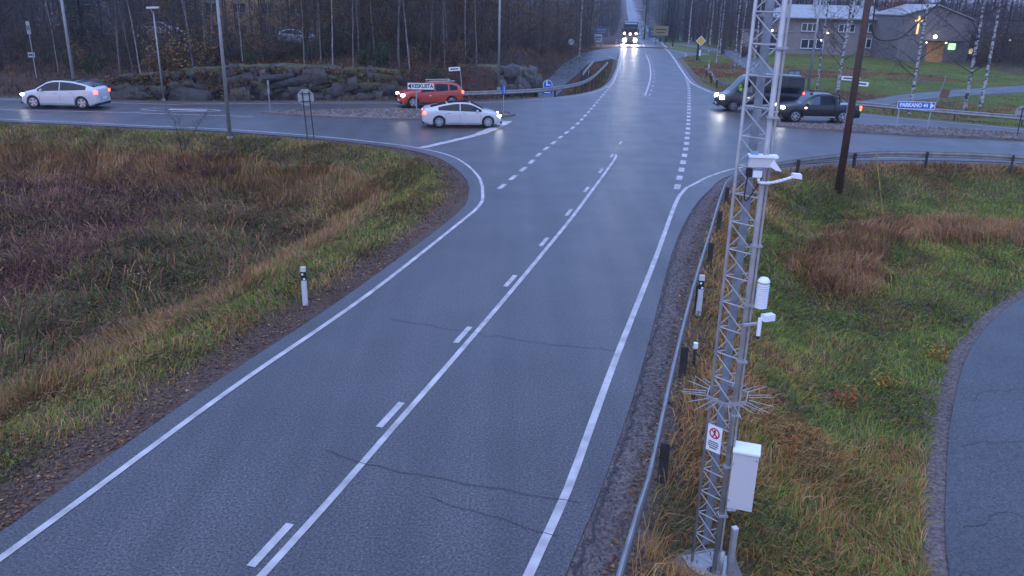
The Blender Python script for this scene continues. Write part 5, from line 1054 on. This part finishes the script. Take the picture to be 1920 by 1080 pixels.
SLIM = [proto('s', 21, 10, .055, M_slim, first=.30, nl=20, spread=.16, up=1.0, droop=.05), proto('s', 22, 11, .06, mat('pale_bark', (.13, .105, .09), .85, noise=.45, nscale=6), first=.25, nl=22, spread=.17, up=1.0), proto('s', 23, 9, .045, mat('pale_bark', (0, 0, 0)), first=.2, nl=20, spread=.18, up=.9)]
DARK = [proto('d', 31, 16, .2, M_bark, first=.12, nl=36, spread=.24, up=.5), proto('d', 32, 14, .15, M_bark, first=.1, nl=36, spread=.28, up=.45), proto('d', 33, 13, .13, M_bark, [TAN*.55, ORANGE*.5, PINK*.55, YGREEN*.55], 5200, .075, first=.08, nl=34, spread=.3, up=.4), proto('d', 34, 12, .14, M_bark, [ORANGE*1.0, C_(.24, .07, .025), DBROWN], 6000, .09, first=.1, nl=34, spread=.34, up=.4)]
SPR = [spruce(41, 17, .2), spruce(42, 13, .16)]
BUSH = [shrub(51, 2.6, 16), shrub(52, 2.0, 18, [DGREEN*1.1, DGREEN, GREEN*.5], 900, .07, .7), shrub(53, 2.4, 13, [ORANGE, TAN*.9, YGREEN*1.1], 520, .075), shrub(54, 1.8, 16, [DBROWN, PINK*.6, ORANGE*.5], 700, .06, .8), shrub(55, 4.5, 20, [TAN*.6, DBROWN, YGREEN*.5], 1500, .08, .5)]
# birches standing out on the right
for i, (x, y, s, lb) in enumerate([(27.84, 139, 1.0, 'white birch trunk nearest the far bike path'), (35.0, 165, 1.1, 'distant white birch behind the first two'), (28.6, 127, 1.0, 'birch left of the diamond sign'), (24.9, 106, .8, 'slender birch right of the diamond sign'), (29.5, 124, 1.0, 'birch in the middle of the far birch row'), (25.3, 98.5, .95, 'birch just left of the mast top'), (27.0, 103, .9, 'slim birch between two stouter birches'), (26.6, 97, 1.0, 'birch behind the left leg of the mast'), (24.9, 89.2, 1.0, 'nearest birch of the row behind the mast')]):
    plant(BIR[i % 2], 'birch_tree', lb, 'tree', x, y, s, group='birches along the right side of the main road')
plant(BIR[1], 'birch_tree', 'single straight birch left of the forked birch on the church lawn', 'tree', 27.5, 76.9, 1.0)
plant(BIR[2], 'birch_tree', 'forked birch on the church lawn behind the pickup', 'tree', 28.9, 75.6, 1.05, rz=.3)
plant(BIR[0], 'birch_tree', 'crooked birch with low bare branches behind the blue sign', 'tree', 28.9, 61.2, 1.0, rz=2.1)
plant(BIR[0], 'birch_tree', 'left one of the two stout birches at the right edge of the lawn', 'tree', 33.6, 62.5, 1.1, rz=4, lean=(0, R(5)))
plant(BIR[1], 'birch_tree', 'right one of the two stout birches at the right edge of the lawn', 'tree', 37.0, 66.6, 1.35, rz=1, lean=(0, R(4)))
plant(BIR[0], 'birch_tree', 'lone pale birch in the dry grass left of the far truck', 'tree', 8.6, 117.5, 1.0)
# slim pale trunks on the rock ledge, left
SLP = [(-27.2, 60.8), (-29.5, 62.5), (-23.6, 61.5), (-24.2, 63.0), (-25.0, 69), (-22.9, 63.5), (-20.3, 62.6), (-15.77, 62.5), (-14.7, 63.6), (-13.8, 63.2), (-12.35, 63.6), (-11.06, 66), (-8.2, 64.6), (-9.07, 65.0), (-5.6, 65.6), (-4.2, 69.5), (-3.2, 67.2), (-7.2, 70), (-10.2, 72), (-16.8, 71), (-18.9, 68), (-26.5, 72), (-31, 68), (-33.5, 71), (-36, 66), (-12.9, 69), (-21.6, 74), (-6.2, 76)]
SLR = sorted(SLP, key=lambda p: p[0]/p[1])
ORD = ['leftmost', 'second', 'third', 'fourth', 'fifth', 'sixth', 'seventh', 'eighth', 'ninth', 'tenth', 'eleventh', 'twelfth', 'thirteenth', 'fourteenth', 'fifteenth', 'sixteenth', 'seventeenth', 'eighteenth', 'nineteenth', 'twentieth', 'twenty-first', 'twenty-second', 'twenty-third', 'twenty-fourth', 'twenty-fifth', 'twenty-sixth', 'twenty-seventh', 'twenty-eighth']
for i, (x, y) in enumerate(SLP):
    plant(SLIM[i % 3], 'slim_birch', ORD[SLR.index((x, y))]+' slim birch from the left on the ledge above the rock face', 'tree', x, y, rng.uniform(.85, 1.2), group='slim bare birches above the rock face', lean=(R(rng.uniform(-3, 3)), R(rng.uniform(-4, 4))))
# darker wood behind
k = 0
for gx in np.arange(-62, 0, 4.2):
    for gy in (73, 80, 88, 97, 108):
        x = gx+rng.uniform(-1.9, 1.9)-(gy-73)*.25; y = gy+rng.uniform(-2.5, 2.5)
        if (abs(x+23.6) < 5 and gy < 95) or (x > -1.5) or (abs(x+36) < 7 and gy > 85 and gy < 104): continue
        j = [0, 1, 2, 1, 0][k % 5] if rng.random() > .22 else None; k += 1
        if j is None: plant(SPR[k % 2], 'spruce_tree', 'dark spruce in the wood above the left arm', 'tree', x, y, rng.uniform(.7, 1.1), group='spruces in the left wood')
        else: plant(DARK[j] if j < 2 or x > -30 else DARK[1], 'bare_tree', 'dark leafless tree in the wood above the left arm', 'tree', x, y, rng.uniform(.75, 1.1), group='dark leafless trees of the left wood')
for i, (x, y, s) in enumerate([(-5.5, 80, .8), (-3.5, 84, .9), (-8, 84, .85), (-1, 92, .8), (-5, 95, 1.0), (-10.5, 78, .8)]): plant(DARK[2], 'brown_leaved_tree', 'tree still holding yellow brown leaves left of the tall lamp post', 'tree', x, y, s, group='brown-leaved trees left of the lamp post')
for i, (x, y, s) in enumerate([(-17.5, 74, .7), (-14, 77, .8), (-12, 73.5, .65), (-20, 80, .8), (-16, 83, .85), (-30, 76, .7), (-33, 82, .8)]): plant(DARK[2], 'brown_leaved_tree', 'tree with withered brown leaves in the middle of the left wood', 'tree', x, y, s, group='brown-leaved trees in the middle of the left wood')
for i, (x, y, s) in enumerate([(1.5, 106, .75), (3.5, 118, .9), (0, 122, 1.0), (6.0, 130, .9), (-3, 112, .9), (8.5, 140, .9), (4, 142, 1.0), (11, 152, .9), (-5, 130, 1.1)]): plant(DARK[1] if i % 3 else DARK[2], 'round_willow', 'rounded dark leafless willow beside the descending path', 'tree', x, y, s, group='dark willows beside the descending path')
# undergrowth
for i in range(230):
    x = rng.uniform(-62, -1); y = 61.5+rng.random()**1.2*42+(x < -30)*1.5
    if roaddist(np.array([[x, y]]))[0] < 4.2 or (abs(x+22) < 5 and 84 < y < 97): continue
    j = rng.choice(4, p=[.34, .28, .10, .28]); plant(BUSH[j], 'bare_shrub' if j in (0, 3) else ('green_shrub' if j == 1 else 'orange_leaved_shrub'), ['leafless brown shrub in the undergrowth above the rock face', 'dark green shrub in the undergrowth above the rock face', 'shrub with a few orange leaves in the left wood', 'shrub with withered brown leaves in the left wood'][j], 'shrub', x, y, rng.uniform(.6, 1.25), group=['leafless shrubs', 'green shrubs', 'orange-leaved shrubs', 'withered shrubs'][j]+' of the left wood')
for x, y, s in ((-25.6, 61.6, 1.15), (-24.3, 61.2, 1.25), (-23.0, 62.3, 1.1), (-26.8, 62.4, .8)): plant(BUSH[2], 'orange_leaved_shrub', 'bright orange leaved sapling by the slim short lamp post', 'shrub', x, y, s, group='bright orange saplings by the lamp post')
for x, y, s in ((-5.6, 63.6, .8), (-4.7, 64.0, .75), (-6.4, 64.2, .7)): plant(BUSH[1], 'green_shrub', 'low dark green bush behind the red car', 'shrub', x, y, s, group='low bushes behind the red car')
for x, y, s in ((-15.4, 40.6, .55), (-14.5, 40.8, .5), (-16.2, 39.9, .5), (-15.0, 39.4, .55), (-13.9, 39.6, .45)): plant(BUSH[3], 'withered_shrub', 'withered reddish brown shrub at the foot of the tall lamp post', 'shrub', x, y, s, group='withered shrubs at the tall lamp post')
plant(shrub(56, 3.0, 3), 'bare_sapling', 'thin leafless sapling left of the tall lamp post', 'shrub', -17.0, 41.6, 1.0)
for i in range(46):
    x = rng.uniform(0, 14); y = 100+rng.random()*60
    P1_ = np.array([[x, y]])
    if polydist(P1_, 'N')[0] < 2 or roaddist(P1_)[0] < 3.5 or x > np.interp(y, PL[:, 1], PL[:, 0])-1: continue
    plant(BUSH[[0, 3, 4][i % 3]], 'bare_shrub', 'leafless shrub at the wood edge beside the descending path', 'shrub', x, y, rng.uniform(.7, 1.2), group='shrubs beside the descending path')
def thicket(name, label, x0, x1, y0, y1, n, seed, hmax=5.5):
    g = np.random.default_rng(seed); P_ = np.stack([g.uniform(x0, x1, n), y0+(y1-y0)*g.random(n)**1.15], 1); dA_ = roaddist(P_); keep = (dA_ > 4.0) & ~((np.abs(P_[:, 0]+22) < 4.5) & (P_[:, 1] > 86) & (P_[:, 1] < 95)); P_ = P_[keep]; n = len(P_)
    cl = fbm(P_[:, 0]*.28+seed, P_[:, 1]*.28, 3); zz = height(P_)+g.random(n)**1.5*hmax*(.35+1.0*cl)
    b = np.column_stack([P_, zz]); a = g.uniform(0, 6.28, n); el = g.normal(.75, .5, n); L = g.uniform(.25, 1.0, n); d = np.stack([np.cos(a)*np.cos(el), np.sin(a)*np.cos(el), np.sin(el)], 1)*L[:, None]; w = g.normal(size=b.shape); w /= np.linalg.norm(w, axis=1)[:, None]; w *= g.uniform(.008, .022, (n, 1))
    V = np.stack([b-w, b+w, b+d], 1).reshape(-1, 3); pal = np.array([(.030, .022, .02), (.065, .040, .030), (.13, .070, .042), (.032, .036, .018), (.10, .078, .058)]); pk_ = (cl*6).astype(int) % 5; pk_ = np.where(g.random(n) < .5, g.integers(0, 5, n), pk_); C = np.repeat(pal[pk_]*g.uniform(.5, 1.4, (n, 1)), 3, 0)
    tag(link(name, np_mesh(name, V, None, np.arange(3*n).reshape(-1, 3), C, M_veg)), label, 'undergrowth', kind='stuff')
thicket('undergrowth_left', 'tangled bare twigs filling the left wood above the rock face', -64, 0, 62.5, 106, 95000, 81)
thicket('undergrowth_centre', 'tangled bare twigs beside the descending path', -8, 13, 98, 160, 40000, 82, 6.5)
thicket('undergrowth_right', 'tangled bare twigs under the right wood behind the birches', 33, 64, 136, 160, 30000, 83, 6.5)
thicket('undergrowth_far_right', 'tangled bare twigs at the far right of the lawn', 62, 100, 108, 140, 50000, 84, 7.0)
# right wood: behind birches, around and behind the church
k = 0
for gx in np.arange(30, 112, 5.0):
    for gy in (112, 124, 138, 152, 168):
        x = gx+rng.uniform(-2, 2)+(gy-112)*.2; y = gy+rng.uniform(-4, 4)
        if (37 < x < 67 and y < 141) or (x < 37.5 and y < 116) or (33 < x < 69 and y < 128): continue
        if x > 95 and y > 160: continue
        k += 1
        if rng.random() < .2: plant(SPR[k % 2], 'spruce_tree', 'dark spruce in the wood around the church', 'tree', x, y, rng.uniform(.7, 1.1), group='spruces in the right wood')
        else: plant(DARK[k % 2], 'bare_tree', 'dark leafless tree in the wood around the church', 'tree', x, y, rng.uniform(.8, 1.15), group='dark leafless trees of the right wood')
for i in range(60):
    x = rng.uniform(30, 100); y = rng.uniform(108, 150)
    if (36 < x < 68 and y < 142) or (x < 37 and y < 118): continue
    plant(BUSH[[0, 3, 4, 1][i % 4]], 'bare_shrub', 'leafless shrub under the trees of the right wood', 'shrub', x, y, rng.uniform(.8, 1.4), group='shrubs of the right wood')
for x, y, s in ((64, 118, .8), (67, 121, .9), (71, 119, .8), (75, 122, .9), (79, 118, .85), (69.5, 124, .7), (83, 121, .9)): plant(DARK[1], 'bare_tree', 'dark leafless tree in front of the dark building at far right', 'tree', x, y, s, group='dark trees before the far right building')
for x, y in ((65.5, 119.5), (68.5, 117), (72.5, 120), (76, 117), (80, 120), (73.5, 115.5), (62, 114)): plant(BUSH[4], 'bare_shrub', 'leafless shrub under the trees of the right wood', 'shrub', x, y, 1.0, group='shrubs of the right wood')
plant(DARK[3], 'orange_tree', 'orange leaved tree showing above the church roof', 'tree', 59.5, 141, 1.25); plant(DARK[3], 'orange_tree', 'smaller orange leaved tree behind the church roof', 'tree', 64.5, 145, 1.1)
for x, y, s in ((28.6, 176, 1.15), (31.5, 186, 1.0), (27.0, 196, .9)): plant(SPR[0], 'spruce_tree', 'tall narrow dark spruce right of the far road', 'tree', x+2.0, y, s, group='spruces right of the far road')
# far woods on both sides of the hill road: one mass of leafless crowns
def far_wood(name, label, boxes, n, seed):
    g = np.random.default_rng(seed); P0 = []; P1 = []; R0 = []; R1 = []; tb = []; te = []
    for i in range(n):
        y = g.uniform(*boxes[1])**1.0; cx = np.interp(y, ROADC[:, 1], ROADC[:, 0]); side = boxes[0]; x = cx+side*(9+g.random()**1.7*boxes[2]); z = float(np.interp(y, *ZF))-.5+abs(x-cx)*.02
        h = g.uniform(8, 17); r = .10+h*.006; P0.append((x, y, z)); P1.append((x+g.normal(0, .4), y, z+h)); R0.append(r); R1.append(.03)
        m = 34; f = g.uniform(.12, 1, m); s_ = np.array([x, y, z])+np.stack([g.normal(0, .3, m), g.normal(0, .3, m), f*h], 1); a = g.uniform(0, 6.28, m); L = h*.22*(1.2-f)*g.uniform(.5, 1.2, m)
        tb.append(s_); te.append(s_+np.stack([np.cos(a)*L, np.sin(a)*L, L*g.uniform(-.1, 1.2, m)], 1))
    V, Q = tubes(P0, P1, R0, R1, 5); tb = np.concatenate(tb); te = np.concatenate(te); w = g.normal(size=tb.shape); w /= np.linalg.norm(w, axis=1)[:, None]; w *= .10
    V2 = np.stack([tb-w, tb+w, te], 1).reshape(-1, 3); T = np.arange(len(V2)).reshape(-1, 3)+len(V); C = np.repeat(np.array([[.055, .042, .036]]), len(V)+len(V2), 0); C[len(V):] *= np.repeat(g.uniform(.6, 1.5, (len(tb), 1)), 3, 0)*np.repeat(np.where(g.random((len(tb), 1)) < .3, np.array([[1.25, 1.0, .7]]), np.array([[1., 1, 1]])), 3, 0)
    tag(link(name, np_mesh(name, np.concatenate([V, V2]), Q, T, C, M_veg)), label, 'woodland', kind='stuff')
far_wood('far_wood_left', 'hazy leafless wood left of the far hill road', (-1, (135, 760), 130), 900, 61)
far_wood('far_wood_right', 'hazy leafless wood right of the far hill road', (1, (172, 760), 130), 900, 62)
def back_wood(name, label, x0, x1, y0, y1, n, seed):
    g = np.random.default_rng(seed); P0 = []; P1 = []; R0 = []; tb = []; te = []
    for i in range(n):
        x = g.uniform(x0, x1); y = g.uniform(y0, y1); z = hz(x, y) if y < 165 else 0; h = g.uniform(7, 14); P0.append((x, y, z-.3)); P1.append((x+g.normal(0, .4), y, z+h)); R0.append(.09+.006*h)
        m = 40; f = g.uniform(.05, 1, m); s_ = np.array([x, y, z])+np.stack([g.normal(0, .3, m), g.normal(0, .3, m), f*h], 1); a = g.uniform(0, 6.28, m); L = h*.24*(1.2-f)*g.uniform(.5, 1.2, m); tb.append(s_); te.append(s_+np.stack([np.cos(a)*L, np.sin(a)*L, L*g.uniform(-.1, 1.2, m)], 1))
    R0 = np.array(R0); V, Q = tubes(P0, P1, R0, R0*.25, 5); tb = np.concatenate(tb); te = np.concatenate(te); w = g.normal(size=tb.shape); w /= np.linalg.norm(w, axis=1)[:, None]; w *= .045
    V2 = np.stack([tb-w, tb+w, te], 1).reshape(-1, 3); T = np.arange(len(V2)).reshape(-1, 3)+len(V); C = np.repeat(np.array([[.036, .026, .022]]), len(V)+len(V2), 0); C[len(V):] *= np.repeat(g.uniform(.5, 1.6, (len(tb), 1)), 3, 0)
    tag(link(name, np_mesh(name, np.concatenate([V, V2]), Q, T, C, M_veg)), label, 'woodland', kind='stuff')
back_wood('back_wood_left', 'dense dark wood closing the view behind the left hill', -150, -2, 112, 160, 420, 71)
back_wood('back_wood_right', 'dense dark wood closing the view behind the church', 34, 170, 150, 200, 420, 72)
# ---------------------------------------------------------------- buildings
def window(parent, x, y, z, w, h, rot=0, panes=2, glass=M_win, frame=None):
    r = empty('window', (x, y, z)); r.parent = parent; r.rotation_euler = (0, 0, rot)
    mb = MB(); t = .07
    for c_, d_ in (((0, h/2), (w, t)), ((0, -h/2), (w, t)), ((-w/2, 0), (t, h)), ((w/2, 0), (t, h))): mb.box((c_[0], -.02, c_[1]), (d_[0], .08, d_[1]))
    for k in range(1, panes): mb.box((-w/2+w*k/panes, -.02, 0), (t*1.5, .08, h))
    mb.build('frame', frame or M_signw, r)
    for k in range(panes): mb = MB(); mb.box((-w/2+w*(k+.5)/panes, 0, 0), (w/panes-.03, .02, h-.03)); mb.build('pane', glass, r)
    mb = MB(); mb.box((0, -.08, -h/2-.06), (w+.15, .16, .05)); mb.build('sill', M_grey, r)
ch = empty('church_building', (47, 131, 0), 0, 'grey two-storey church hall with lit cross and oak door', 'building'); z0 = hz(47, 131)-.4
mb = MB(); mb.box((0.2, 4.5, 2.6), (15.2, 9, 5.6)); mb.build('wall', M_wallc, ch)
mb = MB(); mb.box((-8.2, 3.2, 1.5), (6, 6, 3.4)); mb.build('annex_wall', M_wallc, ch)
mb = MB(); mb.prism([(-8.4, -.8, 5.25), (8.4, -.8, 5.25), (8.4, 4.5, 7.1), (-5.0, 4.5, 7.1)], (0, 0, .15)); mb.prism([(-8.4, 9.8, 5.25), (8.4, 9.8, 5.25), (8.4, 4.5, 7.1), (-5.0, 4.5, 7.1)], (0, 0, .15)); mb.prism([(-8.4, -.8, 5.25), (-8.4, 9.8, 5.25), (-5, 4.5, 7.1)], (0, 0, .15)); rf = mb.build('roof', M_roof, ch)
for x in (-.8, .7, 5.0, 6.6): mb = MB(); mb.box((x, 4.2, 7.5), (.55, .55, 1.0)); mb.build('chimney', M_grey, rf)
mb = MB(); mb.box((-8.2, 3.2, 3.3), (6.4, 6.6, .2)); mb.build('annex_roof', M_roof, ch)
mb = MB(); mb.prism([(7.2, -9, -.3), (17.4, -9, -.3), (17.4, -9, 5.6), (12.0, -9, 7.4), (7.2, -9, 6.0)], (0, 10, 0)); mb.build('gable_wall', mat('church_brick', (.165, .14, .13), .85, noise=.18, nscale=2.5, bump=.4, bscale=9), ch)
mb = MB(); mb.prism([(7.0, -9.3, 6.05), (12.0, -9.3, 7.5), (17.6, -9.3, 5.6), (17.6, -9.3, 5.75), (12, -9.3, 7.66), (7.0, -9.3, 6.2)], (0, 10.5, 0)); mb.build('gable_roof', M_roof, ch)
for x, z, w, h, p in ((-7.0, 1.75, 4.6, 1.9, 2), (-1.9, 1.6, 3.4, 1.3, 3), (6.3, 1.85, 1.5, 1.3, 2), (6.3, 4.1, 1.3, 1.2, 2), (3.0, 4.0, 2.4, 1.1, 3), (-2.6, 4.0, 2.4, 1.1, 3)): window(ch, x, -.07 if x > -6.5 else .12, z, w, h, 0, p)
cr = MB(); cr.box((9.6, -9.09, 4.9), (.26, .08, 2.5)); cr.box((9.6, -9.09, 5.45), (1.1, .081, .24)); cr.build('cross', M_warm, ch)
mb = MB(); mb.box((13.4, -9.5, 2.72), (5.6, 1.2, .16)); mb.build('entrance_canopy', M_bark, ch)
dr = MB(); dr.box((12.6, -9.08, 1.2), (2.4, .1, 2.7)); dd_ = dr.build('door', M_doorw, ch); mb = MB(); mb.box((12.9, -9.16, 1.1), (.05, .06, .5)); mb.build('handle', M_rim, dd_)
mb = MB(); mb.box((14.9, -9.1, 2.05), (.95, .06, .8)); mb.build('green_screen', M_green, ch)
for x, y, z, s_ in ((12.0, -9.7, 3.35, .26), (11.1, -9.3, 2.55, .1), (13.9, -9.3, 2.55, .1), (-8.3, -.2, 3.45, .17), (.2, -.2, 3.3, .14), (-.6, -.2, 2.15, .12)):
    mb = MB(); mb.lathe([(0, s_), (s_*.7, s_*.7), (s_, 0), (s_*.7, -s_*.7), (0, -s_)], (x, y, z), 'z', 12); mb.build('wall_lamp', M_lamp, ch)
hb = empty('far_house', (67, 128, 0), 0, 'dark building with small warm lit windows at the right edge', 'building'); mb = MB(); mb.box((3, 3, 1.8), (13, 6, 3.2)); mb.build('wall', mat('dark_wall', (.03, .024, .022), .85), hb)
mb = MB(); mb.prism([(-3.8, -.4, 3.8), (9.8, -.4, 3.8), (9.8, 3, 5.3), (-3.8, 3, 5.3)], (0, 0, .12)); mb.build('roof', M_bark, hb)
for x, z in ((-.2, 1.1), (.9, 1.2), (2.4, 1.1)): window(hb, x, -.05, z, .55, .75, 0, 1, M_warm)
mb = MB(); mb.lathe([(0, .15), (.15, 0), (0, -.15)], (6.3, -.3, 2.9), 'z', 10); mb.build('wall_lamp', M_lamp, hb)
yb = empty('apartment_building', (-38, 124, .5), R(3), 'yellowish apartment block glimpsed through the left wood', 'building'); mb = MB(); mb.box((0, 5, 4.5), (24, 10, 10)); mb.build('wall', M_wally, yb)
mb = MB(); mb.box((0, 5, 9.7), (25, 11, .4)); mb.build('roof', M_roof, yb)
for i in range(6):
    for j in range(3): window(yb, -10+4*i, -.06, 1.6+3*j, 1.7, 1.3, 0, 2, frame=M_grey)
bb = empty('grey_house', (-58, 112, .6), R(8), 'blue grey house glimpsed through the trees at upper left', 'building'); mb = MB(); mb.box((0, 4, 2.6), (9, 8, 5.6)); mb.build('wall', M_wallb, bb)
mb = MB(); mb.prism([(-4.8, -.4, 5.4), (-4.8, 4, 7.6), (-4.8, 8.4, 5.4)], (9.6, 0, 0)); mb.build('roof', M_bark, bb)
for x, z in ((-2.5, 1.5), (1.5, 1.5), (-2.5, 4.1), (1.5, 4.1)): window(bb, x, -.06, z, 1.3, 1.2)

# ---------------------------------------------------------------- dusk haze in the air
hzm = bpy.data.materials.new('haze_air'); hzm.use_nodes = True; hn = hzm.node_tree; hn.nodes.clear()
pv = hn.nodes.new('ShaderNodeVolumePrincipled'); pv.inputs['Color'].default_value = (.82, .88, 1, 1); pv.inputs['Density'].default_value = .00032; pv.inputs['Anisotropy'].default_value = .2
ho = hn.nodes.new('ShaderNodeOutputMaterial'); hn.links.new(pv.outputs[0], ho.inputs['Volume'])
ob = MB().box((50, 492, 12), (944, 1020, 42)).build('haze', hzm); tag(ob, 'thin bluish dusk haze filling the air over the whole place', 'haze', kind='stuff')
